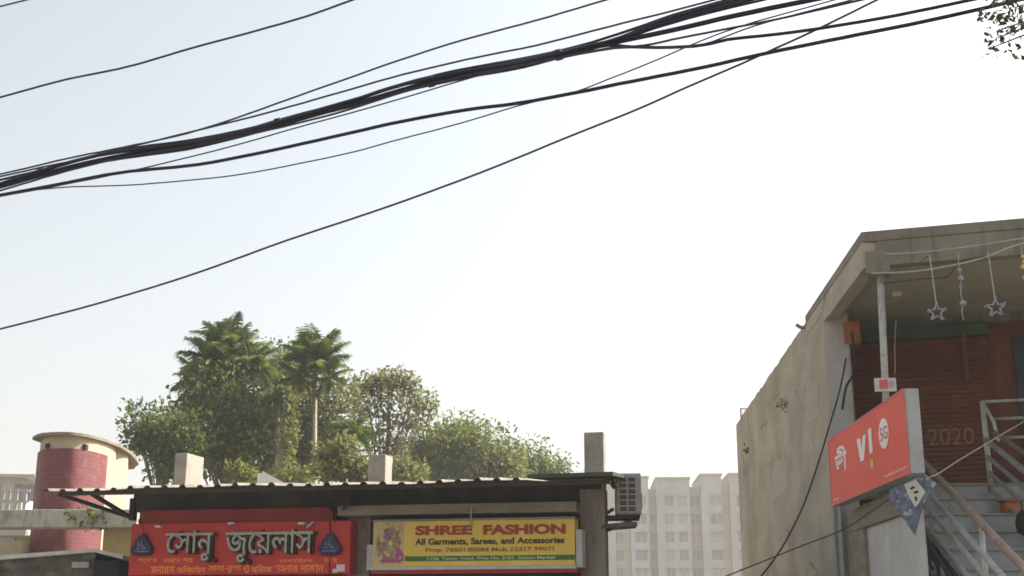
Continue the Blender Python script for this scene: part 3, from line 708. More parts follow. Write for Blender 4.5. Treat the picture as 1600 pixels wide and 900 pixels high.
# ------------------------------------------------------------------ building with the outside stair
CORN = at(1299, 700, 19)
dW = ray(940, 970); dW = Vector((dW.x, dW.y, 0)).normalized()
dF = -Vector((*ray(-5700, 970).xy, 0)).normalized()
WP = Plane(CORN, -dW)            # long side wall; a grows towards the street
FP = Plane(CORN, dF)             # street front; a grows away from the corner
a_front, z_top = WP.pix(1345, 362)
a_back, _z = WP.pix(1150, 668)
z_beam = WP.pix(1351, 414)[1]
sb = thing('corner_building', 'two storey raw concrete building with deep flat roof, red shutter and long blank wall', 'building', CORN)
FL = 4.35                         # upper floor level
WT = .25
def wq(mb, u0, v0, u1, v1): pass
# long side wall: a slab WT thick, its top following the roof line
a_notch, z_notch = WP.pix(1258, 500)
mb = MB(); mb.pbox(WP, a_back, 0, 0, z_top - .36, -WT, 0); build('side_wall', mb, M['concrete_wall'], sb, bevel=.01)
mb = MB(); na = 40; bot = []; topv = []
for c_ in (-WT, -.004):
    for i in range(na + 1):
        a_ = a_back + (a_notch - a_back) * i / na
        mb.v.append(tuple(WP.w(a_, z_top - .357, c_))); mb.v.append(tuple(WP.w(a_, z_top - .12 + random.uniform(-.025, .02), c_)))
k_ = 2 * (na + 1)
for i in range(na):
    a_, b_ = 2 * i, 2 * i + 2
    mb.f += [(a_, b_, b_ + 1, a_ + 1), (k_ + a_, k_ + a_ + 1, k_ + b_ + 1, k_ + b_), (a_ + 1, b_ + 1, k_ + b_ + 1, k_ + a_ + 1), (a_, k_ + a_, k_ + b_, b_)]
mb.f += [(0, 1, k_ + 1, k_), (2 * na, k_ + 2 * na, k_ + 2 * na + 1, 2 * na + 1)]
build('parapet', mb, M['concrete_wall'], sb)
back_w = MB(); A = WP.w(a_back, 0, -WT)
FB = Plane(WP.w(a_back, 0, 0), dF); back_w.pbox(FB, .3, 7, 0, z_top - .4, -.3, -.02); build('rear_wall', back_w, M['concrete_wall'], sb)
# roof slab: front edge along dF at the overhang
FR = Plane(WP.w(a_front, 0, 0), dF)
def roof_poly(ins_l, ins_f, ext, z):
    p0 = FR.w(ins_l, z, -ins_f); p1 = FR.w(ext, z, -ins_f)
    q0 = WP.w(a_notch, z, -ins_l); q1 = q0 + dF * (ext - ins_l)
    return [p0, p1, q1, q0]
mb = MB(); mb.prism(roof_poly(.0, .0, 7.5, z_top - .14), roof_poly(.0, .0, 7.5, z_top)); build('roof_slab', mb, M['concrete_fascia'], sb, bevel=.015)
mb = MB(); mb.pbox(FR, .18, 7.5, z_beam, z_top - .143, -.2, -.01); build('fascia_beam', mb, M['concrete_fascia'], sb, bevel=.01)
# side edge beam tapering down to the wall head
mb = MB(); mb.pbox(WP, 0.003, a_front - .004, z_beam - .02, z_top - .1425, -.2, -.003); build('edge_beam', mb, M['concrete_wall'], sb, bevel=.01)
mb = MB(); mb.pbox(WP, a_notch, -.003, z_top - .358, z_top - .143, -.2, .003); build('edge_beam', mb, M['concrete_wall'], sb, bevel=.01)
# ceiling plate slightly above the beam soffit
mb = MB(); zc = z_beam + .16
p = roof_poly(.21, .21, 7.4, zc); mb.prism(p, [q + Vector((0, 0, .04)) for q in p]); build('ceiling', mb, M['ceiling'], sb)
# block at the front roof corner
mb = MB(); mb.pbox(FR, .03, .33, z_beam - .09, z_beam + .2, -.34, -.006); build('corner_block', mb, M['concrete_fascia'], sb, bevel=.01)
# pillar strip in the street front next to the wall end
p0, p1 = .0, FP.pix(1331, 600, .02)[0]
mb = MB(); mb.pbox(FP, .01, p1, 0, z_beam + .1, -.4, .03); build('corner_pillar', mb, M['pillar_grey'], sb, bevel=.01)
REC = -1.0
u_a0, u_a1, sb0, sb1 = FP.rect(1322, 532, 1552, 775, REC)
mb = MB(); mb.pbox(FP, p1 - .35, 7.4, 0, zc, REC - .35, REC - .1); build('recess_wall', mb, M['recess'], sb)
sh = build('rolling_shutter', shutter(MB(), FP, u_a0 - .2, u_a1, FL - .1, sb1, REC), M['shutter_red'], sb)
mb = MB(); x0, x1, y0, y1 = FP.rect(1450, 669, 1522, 695, REC + .02)
put_text(mb, FP, '2020', x0, x1, y0, y1, REC + .022, .004, .0); build('shutter_lettering', mb, M['ochre_paint'], sh)
mb = MB(); mb.pbox(FP, u_a0 - .2, u_a1 + .03, sb1 + .003, sb1 + .2, REC - .09, REC + .16); build('shutter_box', mb, M['green_paint'], sb, bevel=.01)
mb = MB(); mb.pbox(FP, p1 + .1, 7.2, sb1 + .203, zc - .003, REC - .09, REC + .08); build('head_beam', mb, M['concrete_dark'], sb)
g0 = FP.pix(1508, 600, REC)[0]
mb = MB(); mb.pbox(FP, g0 + .0, g0 + .07, sb1 - .7, sb1 + .1, REC + .02, REC + .17); build('guide_rail', mb, M['recess'], sb)
mb = MB(); d0 = FP.pix(1590, 600, REC)[0]; mb.pbox(FP, d0, d0 + 1.2, FL, zc - .35, REC - .099, REC - .03); build('door', mb, M['blue_dark'], sb)
mb = MB(); x0, x1, y0, y1 = FP.rect(1313, 506, 1331, 541, -.1); mb.pbox(FP, x0 + .06, x1 + .12, y0, y1, -.5, .036); build('painted_block', mb, M['brick_paint'], sb)
# upper floor landing slab and ground floor mass
mb = MB(); x1l = FP.pix(1700, 770)[0]
mb.pbox(FP, p1, 7.4, FL - .16, FL, REC - .09, .3); build('landing_slab', mb, M['concrete_fascia'], sb, bevel=.01)
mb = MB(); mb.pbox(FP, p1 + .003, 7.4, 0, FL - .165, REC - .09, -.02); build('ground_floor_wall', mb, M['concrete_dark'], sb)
# ground floor bay in front: beam, post and white wall under the sign
BP = Plane(WP.w(0, 0, -.12), -dW)
b_f = BP.pix(1424, 780)[0]
zb1 = BP.pix(1345, 790)[1]; zb0 = BP.pix(1345, 826)[1]
mb = MB(); mb.pbox(BP, .05, b_f, zb0, zb1, -.13, 0); build('porch_beam', mb, M['lintel'], sb, bevel=.012)
pa = BP.pix(1318, 860)[0]; pb_ = BP.pix(1351, 860)[0]
mb = MB(); mb.pbox(BP, .06, pb_, 0, zb0 - .003, -.22, 0.004); build('porch_post', mb, M['lintel'], sb, bevel=.012)
mb = MB(); mb.pbox(BP, pb_ + .002, b_f + .03, 0, zb0 - .004, -.12, -.05); build('porch_wall', mb, M['porch_white'], sb)
# wall pipes down the corner
for k, (u, r) in enumerate(((1306, .026), (1315, .033))):
    q = at(u, 850, CORN.y - .12)
    mb = MB(); mb.tube([Vector((q.x, q.y, 0.2)), Vector((q.x - .0, q.y, at(u, 790, q.y).z))], r, 8)
    o = build('drain_pipe', mb, M['pillar_grey'] if k else M['concrete_grey'], smooth=True)
    tag(o, ('thin grey conduit running down the wall corner beneath the red phone sign', 'thicker pale drain pipe beside the thin conduit on the wall corner')[k], 'pipe', 'pipes on the concrete wall corner')
for (ua, va, ub, vb) in ((1205, 716, 1232, 780), (1258, 600, 1280, 655)):
    x0, x1, y0, y1 = WP.rect(ua, va, ub, vb); n_ = 14; pp = []
    for k in range(n_):
        t_ = 2 * math.pi * k / n_; q_ = .8 + .35 * random.random()
        sx_ = max(-1, min(1, math.cos(t_) * 1.3)); sy_ = max(-1, min(1, math.sin(t_) * 1.3))
        pp.append(((x0 + x1) / 2 + sx_ * (x1 - x0) / 2 * q_, (y0 + y1) / 2 + sy_ * (y1 - y0) / 2 * q_))
    build('plaster_patch', MB().prism([WP.w(a_, b_, -.02) for a_, b_ in pp], [WP.w(a_, b_, .006) for a_, b_ in pp]), M['patch'], sb)
mb = MB(); q = WP.w(a_notch - .1, z_top - .13, -.06)
mb.tube([q + Vector((0, 0, -.06)), q + Vector((-.12, 0, -.05)), q + Vector((-.2, 0, .0))], .035, 8); build('rain_spout', mb, M['concrete_grey'], sb, smooth=True)
mb = MB(); q = WP.w(a_back + .35, z_top - .1, -.1); mb.tube([q, q + Vector((0, 0, .32)), q + Vector((.3, .1, .32))], .025, 6); build('roof_pipe', mb, M['concrete_grey'], sb)
for u, v, s_, lab in ((1228, 632, .16, 'green weed sprouting from the middle of the long blank wall'), (1169, 702, .09, 'tiny green weed sprouting near the far end of the blank wall')):
    q = WP.wp(u, v, .01); t = thing('wall_weed', lab, 'plant', q, 'weeds on the blank wall')
    build('foliage', leaves(int(260 * s_) + 12, lambda: (q + Vector(rng.normal(size=3)) * s_ * .4 * Vector((.5, .5, 1)).length + Vector((-.03, 0, 0)), Vector((-1, 0, .3))), .075), M['leaf_mid'], t)

# leaning post from the roof corner
p = FR.w(.2, z_beam - .06, -.2); q = at(1385, 640, 16.4)
mb = MB(); mb.tube([p, q + (q - p) * .4], .045, 10); o = build('steel_post', mb, M['steel_pale'], smooth=True)
tag(o, 'pale leaning steel post rising behind the red phone sign to the roof corner', 'post')
# plaque on the post
t_ = .77; c_ = at(1383, 601, 16.3)
PP = Plane(c_, (1, -.1, 0))
a0, a1, b0, b1 = PP.rect(1366, 591, 1400, 612)
t = thing('small_plaque', 'small pink and grey plaque fixed to the leaning steel post', 'sign', PP.w((a0 + a1) / 2, b0))
mb = MB(); mb.pbox(PP, a0, a1, b0, b1, 0, .02); build('board', mb, M['white_dirty'], t, bevel=.004)
mb = MB(); mb.pbox(PP, a0 + .06, a0 + .17, b0 + .035, b1 - .02, .021, .024); build('red_mark', mb, M['vi_pink'], t)
mb = MB(); put_text(mb, PP, 'OPEN', a0 + .18, a1 - .02, b0 + .06, b1 - .05, .021, .003, .01); mb.v and None
mb = MB(); mb.pbox(PP, a0 + .18, a1 - .03, b0 + .05, b1 - .04, .021, .024); build('pink_patch', mb, mat('faded_pink', (.60, .30, .33), .6, (.5, .3, .36), 12), t)

# ceiling light and festoon things
CP = Plane(at(1400, 455, 17.9), dF)
a0, a1, b0, b1 = CP.rect(1394, 446, 1408, 462)
t = thing('ceiling_lamp', 'small white box lamp hanging under the concrete roof', 'lamp', CP.w((a0 + a1) / 2, b0))
mb = MB(); mb.pbox(CP, a0, a1, b0, b1, -.06, .06); build('housing', mb, M['white_dirty'], t, bevel=.012)
mb = MB(); mb.tube([CP.w((a0 + a1) / 2, b1, 0), CP.w((a0 + a1) / 2 + .02, zc, 0)], .012, 6); build('stem', mb, M['concrete_grey'], t)

def star(u, v, y, r, label, vtop, thin=False):
    c = at(u, v, y)
    t = thing('star_ornament', label, 'ornament', c, 'festive ornaments hanging under the roof')
    P = Plane(c, dF); ca, cb = P.pix(u, v)
    mb = MB(); pts = []
    for k in range(5): pts.append((math.sin(R(72 * k)) * r, math.cos(R(72 * k)) * r))
    inn = [(math.sin(R(72 * k + 36)) * r * .42, math.cos(R(72 * k + 36)) * r * .42) for k in range(5)]
    seq = [q for k in range(5) for q in (pts[k], inn[k])]
    for k in range(10):
        x0, y0 = seq[k]; x1, y1 = seq[(k + 1) % 10]
        mb.tube([P.w(ca + x0, cb + y0), P.w(ca + x1, cb + y1)], r * .10, 6)
    for x0, y0 in pts:                                   # glittering tips
        q = P.w(ca + x0, cb + y0)
        for j in range(4):
            dd = Vector(rng.normal(size=3)).normalized() * r * .32; mb.tube([q, q + dd], r * .05, 4)
    build('star_frame', mb, M['tinsel'], t)
    top = P.w(ca - .03, P.pix(u, vtop)[1]); top.z = zc if vtop is None else top.z
    build('hanging_cord', MB().tube([P.w(ca, cb + r), top], .008, 5), M['cord'], t)
ys = FR.w(1.2, 0, 0).y - .0
star(1464, 488, ys - .15, .105, 'silver star ornament with open frame hanging nearest the leaning post', 398)
star(1556, 481, ys - .35, .115, 'denser silver star ornament hanging past the beaded string', 392)
def beads(u0, v0, v1, y, m, label):
    t = thing('bead_string', label, 'ornament', at(u0, v1, y), 'festive ornaments hanging under the roof')
    p, q = at(u0, v0, y), at(u0 + 8, v1, y)
    pts = [p.lerp(q, k / 8) + Vector((random.uniform(-.015, .015), 0, 0)) for k in range(9)]
    build('hanging_cord', MB().tube(pts, .006, 5), M['cord'], t)
    for k in (2, 3, 4, 6):
        mb = MB(); c = pts[k]; r = random.uniform(.02, .045)
        mb.tube([c + Vector((0, 0, -r)), c + Vector((0, 0, -r * .5)), c, c + Vector((0, 0, r * .6)), c + Vector((0, 0, r))], [.004, r * .8, r, r * .7, .004], 7); build('bead', mb, m, t, smooth=True)
beads(1497, 396, 500, ys - .2, M['tinsel'], 'thin string of pale beads hanging between the two silver stars')
beads(1597, 385, 450, ys - .5, M['gold_tinsel'], 'short golden bead string hanging at the far end of the ceiling')
def rod(name, u0, v0, u1, v1, y0, y1, r, m, label, cat, group=None):
    mb = MB(); mb.tube([at(u0, v0, y0), at(u1, v1, y1)], r, 6); o = build(name, mb, m, smooth=True); return tag(o, label, cat, group)
def cord(name, pts, r, m, label, cat='cord', group=None, seg=6):
    """wire through (u, v, depth) points, smoothed"""
    P = [at(*p) for p in pts]; n = len(P); out = []
    for i in range(n - 1):
        p0, p1, p2, p3 = P[max(i - 1, 0)], P[i], P[i + 1], P[min(i + 2, n - 1)]
        for k in range(6):
            t = k / 6
            out.append(.5 * ((2 * p1) + (p2 - p0) * t + (2 * p0 - 5 * p1 + 4 * p2 - p3) * t * t + (3 * p1 - p0 - 3 * p2 + p3) * t ** 3))
    out.append(P[-1])
    o = build(name, MB().tube(out, r, seg), m, smooth=True); return tag(o, label, cat, group)
cord('festoon_wire', [(1384, 397, ys + .2), (1460, 392, ys), (1600, 372, ys - .4), (1900, 318, ys - 1.2), (2100, 282, ys - 1.9)], .009, M['cord'], 'straight pale festoon wire along the underside of the roof edge', group='festoon wires under the roof')
cord('festoon_wire', [(1362, 427, ys + .2), (1440, 423, ys), (1530, 405, ys - .3), (1600, 380, ys - .5), (1760, 345, ys - .9), (2000, 297, ys - 1.6)], .012, M['cord'], 'thicker pale festoon wire sagging from the steel post across the ceiling', group='festoon wires under the roof')
cord('festoon_wire', [(1375, 444, ys + .5), (1440, 436, ys + .3), (1480, 432, ys + .2), (1500, 410, ys), (1540, 400, ys - .2)], .007, M['cable_grey'], 'dark thin festoon wire running from the ceiling lamp', group='festoon wires under the roof')

# ------------------------------------------------------------------ red phone shop sign
V0 = at(1300.1, 793.1, 18.3)
dV = ray(885, 981); VP = Plane(V0, (-dV.x, -dV.y, 0))
va0, vb0 = VP.pix(1300.1, 793.1); va1, vb1 = VP.pix(1412.7, 604.5)
va1b, vb0b = VP.pix(1419.4, 738.8); _, vb1b = VP.pix(1298.7, 685.4)
va1 = (va1 + va1b) / 2; vb0 = (vb0 + vb0b) / 2; vb1 = (vb1 + vb1b) / 2
vw, vh = va1 - va0, vb1 - vb0
TH = .17
vs_ = thing('phone_shop_sign', 'red lightbox sign reading Vi with white circle, hanging beside the blank wall', 'sign', VP.w((va0 + va1) / 2, vb0, -TH / 2))
mb = MB(); mb.pbox(VP, va0, va1, vb0, vb1, -TH, -.012); build('box', mb, M['vi_side'], vs_, bevel=.012)
mb = MB(); mb.pbox(VP, va0 + .02, va1 - .02, vb0 + .02, vb1 - .02, -.0115, 0); build('face', mb, M['vi_red'], vs_)
rim = MB()
for (x0, x1, y0, y1) in ((va0, va1, vb0, vb0 + .02), (va0, va1, vb1 - .02, vb1), (va0, va0 + .02, vb0 + .0205, vb1 - .0205), (va1 - .02, va1, vb0 + .0205, vb1 - .0205)):
    rim.pbox(VP, x0, x1, y0, y1, -.0115, .006)
build('rim', rim, M['vi_pink'], vs_)
def vx(f): return va0 + vw * f
def vy(f): return vb0 + vh * f
def vt(body, x0, x1, y0, y1, m, bold=.03, name='lettering'):
    mb = MB(); put_text(mb, VP, body, vx(x0), vx(x1), vy(y0), vy(y1), .002, .004, bold); return build(name, mb, m, vs_)
vt('\u09ad\u09c0', .10, .275, .43, .80, M['vi_white'], .02)
# V with slanting strokes, exclamation style i with a yellow dot
def stroke(p0, p1, wd, m, name='logo_stroke'):
    x0, y0 = p0; x1, y1 = p1
    mb = MB(); q = [(vx(x0 - wd), vy(y0)), (vx(x0 + wd), vy(y0)), (vx(x1 + wd), vy(y1)), (vx(x1 - wd), vy(y1))]
    mb.prism([VP.w(a, b, .002) for a, b in q], [VP.w(a, b, .007) for a, b in q]); return mb
mb = stroke((.455, .74), (.485, .42), .020, None)
q = [(vx(.468), vy(.42)), (vx(.510), vy(.42)), (vx(.555), vy(.74)), (vx(.515), vy(.74))]
mb.prism([VP.w(a, b, .0025) for a, b in q], [VP.w(a, b, .0075) for a, b in q]); build('logo_letter', mb, M['vi_white'], vs_)
build('logo_letter', stroke((.605, .78), (.605, .46), .019, None), M['vi_white'], vs_)
build('logo_dot', stroke((.605, .38), (.605, .27), .018, None), M['vi_yellow'], vs_)
n = 28; cx_, cy_, rr = .765, .615, .19 * vh
disc = [(vx(cx_) + math.cos(2 * math.pi * k / n) * rr * 1.3, vy(cy_) + math.sin(2 * math.pi * k / n) * rr) for k in range(n)]
dd_ = build('white_disc', MB().prism([VP.w(a, b, .002) for a, b in disc], [VP.w(a, b, .006) for a, b in disc]), M['vi_white'], vs_)
mb = MB(); put_text(mb, VP, '5G', vx(.725), vx(.81), vy(.53), vy(.70), .0065, .003, .02); build('disc_lettering', mb, M['vi_pink'], dd_)
vt('vilimited', .74, .97, .075, .105, M['vi_white'], .0, 'small_lettering')
vt('VIL.in', .03, .11, .06, .10, M['vi_white'], .0, 'small_lettering')
for f in (.15, .8):
    mb = MB(); mb.pbox(VP, vx(f) - .03, vx(f) + .03, vy(.5), vy(.5) + .06, -TH - .35, -TH - .002); build('mounting_arm', mb, M['steel_dark'], vs_)

# printed cloth hanging from the sign's near end
cpx = [(1390, 766), (1443, 738), (1463, 755), (1443, 789), (1430, 837), (1390, 779)]
def cloth_pt(u, v):
    s_ = math.sin((u - 1390) / 73 * 5) * .05 + (v - 740) / 97 * .03
    return at(u, v, 14.45 + s_)
from mathutils import geometry as G
def cloth(px, dy, step=6):
    us = [p[0] for p in px]; vs = [p[1] for p in px]; cells = MB(); idx = {}
    poly = [Vector((p[0], p[1])) for p in px]
    def inside(u, v):
        r = False; j = len(px) - 1
        for i in range(len(px)):
            if (px[i][1] > v) != (px[j][1] > v) and u < (px[j][0] - px[i][0]) * (v - px[i][1]) / (px[j][1] - px[i][1]) + px[i][0]: r = not r
            j = i
        return r
    bm = bmesh.new(); vv = [bm.verts.new((p[0], p[1], 0)) for p in px]; f = bm.faces.new(vv)
    bmesh.ops.triangulate(bm, faces=[f]); bmesh.ops.subdivide_edges(bm, edges=bm.edges[:], cuts=5, use_grid_fill=True)
    bm.verts.index_update()
    front = [cloth_pt(q.co.x, q.co.y) + Vector((0, -dy, 0)) for q in bm.verts]
    fs = [tuple(q.index for q in f.verts) for f in bm.faces]; bm.free()
    return MB().add(front, fs)
cb = thing('printed_cloth', 'pointed slate blue printed cloth with white centre dangling below the phone sign', 'banner', at(1430, 837, 14.5))
o = build('cloth', cloth(cpx, 0), M['cloth_blue'], cb, smooth=True); o.modifiers.new('thick', 'SOLIDIFY').thickness = .004
o = build('white_patch', cloth([(1412, 757), (1429, 748), (1446, 769), (1430, 794), (1420, 778)], .012), M['cloth_white'], cb, smooth=True); o.modifiers.new('thick', 'SOLIDIFY').thickness = .003
for a_, b_ in (((1422, 764), (1428, 761)), ((1427, 770), (1434, 768)), ((1430, 776), (1431, 783))):
    build('printed_mark', MB().tube([cloth_pt(*a_) + Vector((0, -.018, 0)), cloth_pt(*b_) + Vector((0, -.018, 0))], .012, 5), M['black_print'], cb)

# ------------------------------------------------------------------ outside staircase
SLP = math.tan(R(22.2))
XL = at(1447, 727, 15.9); LPn = Plane(XL, -dW)      # plane of the outer handrail
XR = at(1541, 687, 17.9); RPn = Plane(XR, -dW)
st = thing('outside_stair', 'concrete outside stair with blue grey risers rising to the red shutter', 'stairs', at_z(1500, 1000, 1.2) * 0 + Vector((XL.x + .5, 15.5, 0)))
# steps between the two rail planes, descending towards the street
wdt = abs((XR - XL).dot(LPn.n)) + 1.2
y_top = at(1500, 765, 18.0).y
TP = Plane(Vector((XL.x, XL.y, 0)), -dW)
a_top = (Vector((0, y_top, 0)) - TP.o).dot(Vector((0, 1, 0))) / (-dW.y)
nst = 9; rise = FL / 17; tread = rise / SLP
sb_ = MB(); ed = []
for i in range(17):
    z1_ = FL - rise * i; a0 = a_top + tread * i
    if z1_ < .05: break
    m_ = MB(); m_.pbox(TP, a0 - (tread * 1.0 if i else .6), a0, max(0, z1_ - rise * 2.2), z1_ - .03, -wdt, -.12); build('riser_block', m_, M['step'], st)
    m_ = MB(); m_.pbox(TP, a0 - tread, a0 + .03, z1_ - .029, z1_, -wdt - .01, -.11); build('tread', m_, M['step_edge'], st, bevel=.006)
# sloping stringer wall under the steps on the street side
def slope_strip(mb, pl, a0, a1, zf, h0, h1, c0, c1):
    w_ = pl.w
    return mb.hexa([w_(a0, zf(a0) + h0, c1), w_(a1, zf(a1) + h0, c1), w_(a1, zf(a1) + h0, c0), w_(a0, zf(a0) + h0, c0), w_(a0, zf(a0) + h1, c1), w_(a1, zf(a1) + h1, c1), w_(a1, zf(a1) + h1, c0), w_(a0, zf(a0) + h1, c0)])
zf = lambda a: FL - (a - a_top) * SLP
a_end = a_top + tread * 16
build('stringer', slope_strip(MB(), TP, a_top - .3, a_end, zf, -.55, -.1, -.118, -.03), M['concrete_dark'], st)
# handrails
def rails(pl, u_list, near_a, far_a, m_list, label, post_as, zbase, tall=None):
    t = thing('stair_railing', label, 'railing', pl.w(far_a, zf(far_a)), 'railings of the outside stair')
    for (u, v), m, r in zip(u_list, m_list, (.042, .031, .031, .031)):
        a, b = pl.pix(u, v); z_ = lambda q: b - (q - a) * SLP
        build('rail', MB().tube([pl.w(far_a, z_(far_a)), pl.w(near_a, z_(near_a))], r, 8), m, t, smooth=True)
    for a in post_as:
        u, v = u_list[0]; a0, b0 = pl.pix(u, v); top = b0 - (a - a0) * SLP
        build('post', MB().tube([pl.w(a, top - 1.05), pl.w(a, top)], .028, 8), M['steel_pale'], t, smooth=True)
    return t
aw1 = LPn.pix(1447, 727)[0]; aw0 = a_top - .1
rails(LPn, [(1447, 727), (1457, 777), (1455, 801), (1449, 823)], a_end + .4, aw1 - 1.2, [M['pipe_rusty'], M['steel_pale'], M['steel_pale'], M['steel_pale']],
      'outer stair railing with thick rusty top rail starting behind the phone sign', [aw1 - .9, aw1 + 2.1, aw1 + 4.2, aw1 + 6.5], 0)
ar0 = RPn.pix(1541, 687)[0]
rr_ = rails(RPn, [(1541, 687), (1546, 716), (1552, 744), (1556, 772)], ar0 + 7.5, ar0, [M['steel_pale'], M['steel_pale'], M['steel_pale'], M['steel_pale']],
      'inner stair railing turning along the landing in front of the red shutter', [ar0 + 2.0, ar0 + 4.2], 0)
build('post', MB().tube([at(1549, 768, 17.9), at(1535, 627, 17.95)], .04, 8), M['steel_pale'], rr_, smooth=True)
build('post', MB().tube([at(1535, 627, 17.95), at(1553, 660, 17.85), at(1560, 690, 17.7)], .026, 8), M['steel_pale'], rr_, smooth=True)
for (u0, v0, v1) in ((1535, 628, 623), (1551, 655, 652), (1553, 685, 682)):
    build('rail', MB().tube([at(u0, v0, 17.95), at(2150, v1 - 25, 15.9)], .024, 8), M['steel_pale'], rr_, smooth=True)
build('post', MB().tube([at(2150, 590, 15.9), at(2150, 780, 15.9)], .03, 8), M['steel_pale'], rr_, smooth=True)
a, b = RPn.pix(1554, 676); build('rail', MB().tube([RPn.w(a, b), RPn.w(a + 6, b - 6 * SLP * .9)], .03, 8), M['pipe_rusty'], rr_, smooth=True)
# teal lettered board on the stair's street side
TB = Plane(TP.w(0, 0, .05), -dW)
ta0 = TB.pix(1446, 880)[0]; ta1 = TB.pix(1505, 900)[0] + .9
tb = thing('stair_board', 'dark teal board with white script lettering fixed to the side of the stair', 'sign', TB.w(ta0, 2, 0))
zt0 = TB.pix(1449, 831)[1]
ts = lambda a: zt0 - (a - ta0) * SLP * 1.25
build('board', slope_strip(MB(), TB, ta0, ta1, ts, -1.3, 0, -.02, .012), M['teal_board'], tb)
def shear_f(a, b, x, y): return a, b - (a - ta0) * SLP * 1.25
for body, x0, x1, h0, h1 in (('La Bn', .05, .50, -.36, -.05),):
    mb = MB(); put_text(mb, TB, body, ta0 + (ta1 - ta0) * x0, ta0 + (ta1 - ta0) * x1, zt0 + h0, zt0 + h1, .014, .004, .02, f=shear_f); build('lettering', mb, M['white_paint'], tb)
# things left on the landing
q = at(1580, 803, 17.2)
t = thing('orange_crate', 'small orange plastic crate standing on the stair beside the inner railing', 'crate', q)
x_, y_, z_ = q
mb = MB(); mb.box(x_ - .11, x_ + .11, y_ - .1, y_ + .1, z_, z_ + .15); build('tub', mb, mat('orange_plastic', (.55, .16, .04), .5), t, bevel=.02)
mb = MB(); mb.box(x_ - .125, x_ + .125, y_ - .115, y_ + .115, z_ + .151, z_ + .18); build('rim', mb, mat('orange_plastic_rim', (.40, .11, .03), .5), t, bevel=.008)
q = at(1604, 838, 15.6)
t = thing('black_bag', 'black cloth bag hanging from the inner stair railing', 'bag', q)
mb = MB(); mb.tube([q + Vector((0, 0, 0)), q + Vector((0, 0, .04)), q + Vector((.01, 0, .16)), q + Vector((0, 0, .27)), q + Vector((0, 0, .31))], [.02, .10, .125, .09, .03], 10)
build('sack', mb, M['letter_side'], t, smooth=True)
build('strap', MB().tube([q + Vector((-.03, 0, .29)), q + Vector((-.02, 0, .42)), q + Vector((.03, 0, .42)), q + Vector((.04, 0, .29))], .01, 6), M['letter_side'], t)

# ------------------------------------------------------------------ overhead cables
def dep(u): return 12.4 - 3.2 * u / 1600
def wire(px, r, m, label, name='overhead_cable', dd=0.0, group='cables strung over the street', ext=1300, parent=None, j=1.2):
    px = list(px)
    def extend(p, q):
        d = Vector((p[0] - q[0], p[1] - q[1])); d.normalize(); return (p[0] + d.x * ext, p[1] + d.y * ext)
    full = [extend(px[0], px[1])] + px + [extend(px[-1], px[-2])]
    # uneven little kinks of a real old cable
    P = [at(u, v, max(4.0, dep(u) + dd)) for u, v in full]; out = []; n = len(P)
    for i in range(n - 1):
        p1, p2 = P[i], P[i + 1]
        if i in (0, n - 2):                               # the long run to the poles outside the view
            out += [p1.lerp(p2, k / 4) for k in range(4)]; continue
        l_ = (p2 - p1).length
        t1 = ((p2 - p1).normalized() + (p1 - P[i - 1]).normalized()).normalized() * l_
        t2 = ((P[i + 2] - p2).normalized() + (p2 - p1).normalized()).normalized() * l_
        ns = max(3, int(l_ / .12))
        for k in range(ns):
            t = k / ns; a_, b_ = t * t * t, t * t
            q = (2 * a_ - 3 * b_ + 1) * p1 + (a_ - 2 * b_ + t) * t1 + (3 * b_ - 2 * a_) * p2 + (a_ - b_) * t2
            out.append(q + Vector((0, 0, random.uniform(-1, 1) * .0012 * j)))
    out.append(P[-1])
    o = build(name, MB().tube(out, r, 7), m, parent, smooth=True)
    if parent is None: tag(o, label, 'cable', group)
    return o
BUN = [(0, 290), (138, 252), (215, 238), (293, 226), (379, 207), (465, 185), (550, 162), (612, 143), (725, 115), (819, 98), (912, 76), (950, 68)]
bt = thing('cable_bundle', 'thick black bundle of many cables lashed together, sagging across the sky', 'cable bundle', at(500, 175, dep(500)), 'cables strung over the street')
off = lambda L_, du, dv: [(u + du, v + dv) for u, v in L_]
wob = lambda L_, k, amp: [(u, v + amp * math.sin(u / 75 + k)) for u, v in L_]
TA = [(1050, 28), (1110, 11), (1164, -2)]; TB_ = [(1050, 47), (1150, 24), (1257, 2)]
TC = [(985, 73), (1050, 74), (1100, 70), (1136, 62), (1190, 56), (1277, 45), (1400, 24), (1511, 1)]
TD = [(1006, 71), (1050, 62), (1100, 52), (1214, 30), (1345, 0)]
for L_, tail, r, k, dv, dd in ((BUN, TB_, .020, 0, 0, 0), (BUN, TA, .017, 2, -4, .03), (BUN, TC, .013, 4, 4, -.03), (BUN, TD, .009, 1, 5, -.05), (BUN, TB_, .018, 5, 2, .05),
                              (BUN, [(1050, 33), (1110, 16), (1175, -1)], .013, 3, -3, -.05), (BUN, [(1050, 36), (1120, 17), (1200, -2)], .010, 6, -1, .06)):
    wire(wob(off(L_, 0, dv * 1.15), k, 2.2) + tail, r * 1.15, M['cable'] if r > .012 else M['cable_grey'], None, 'strand', dd, parent=bt)
for (u, v, du, dv) in ((60, 272, 10, -2.6), (430, 194, 10, -2.6), (668, 129, 10, -2.6), (868, 87, 10, -2.8)):
    d_ = dep(u); p_, q_ = at(u, v, d_), at(u + du, v + dv, d_)
    build('lashing_band', MB().tube([p_, q_], .052, 10), M['cable'], bt, smooth=True)
wire([(0, 272), (62, 258), (103, 248), (193, 230), (293, 208), (370, 184), (448, 156), (550, 120), (612, 98), (725, 62), (837, 32), (946, 0)], .0095, M['cable_grey'], 'thin dark cable that leaves the bundle earliest and climbs steeply above it', dd=.1)
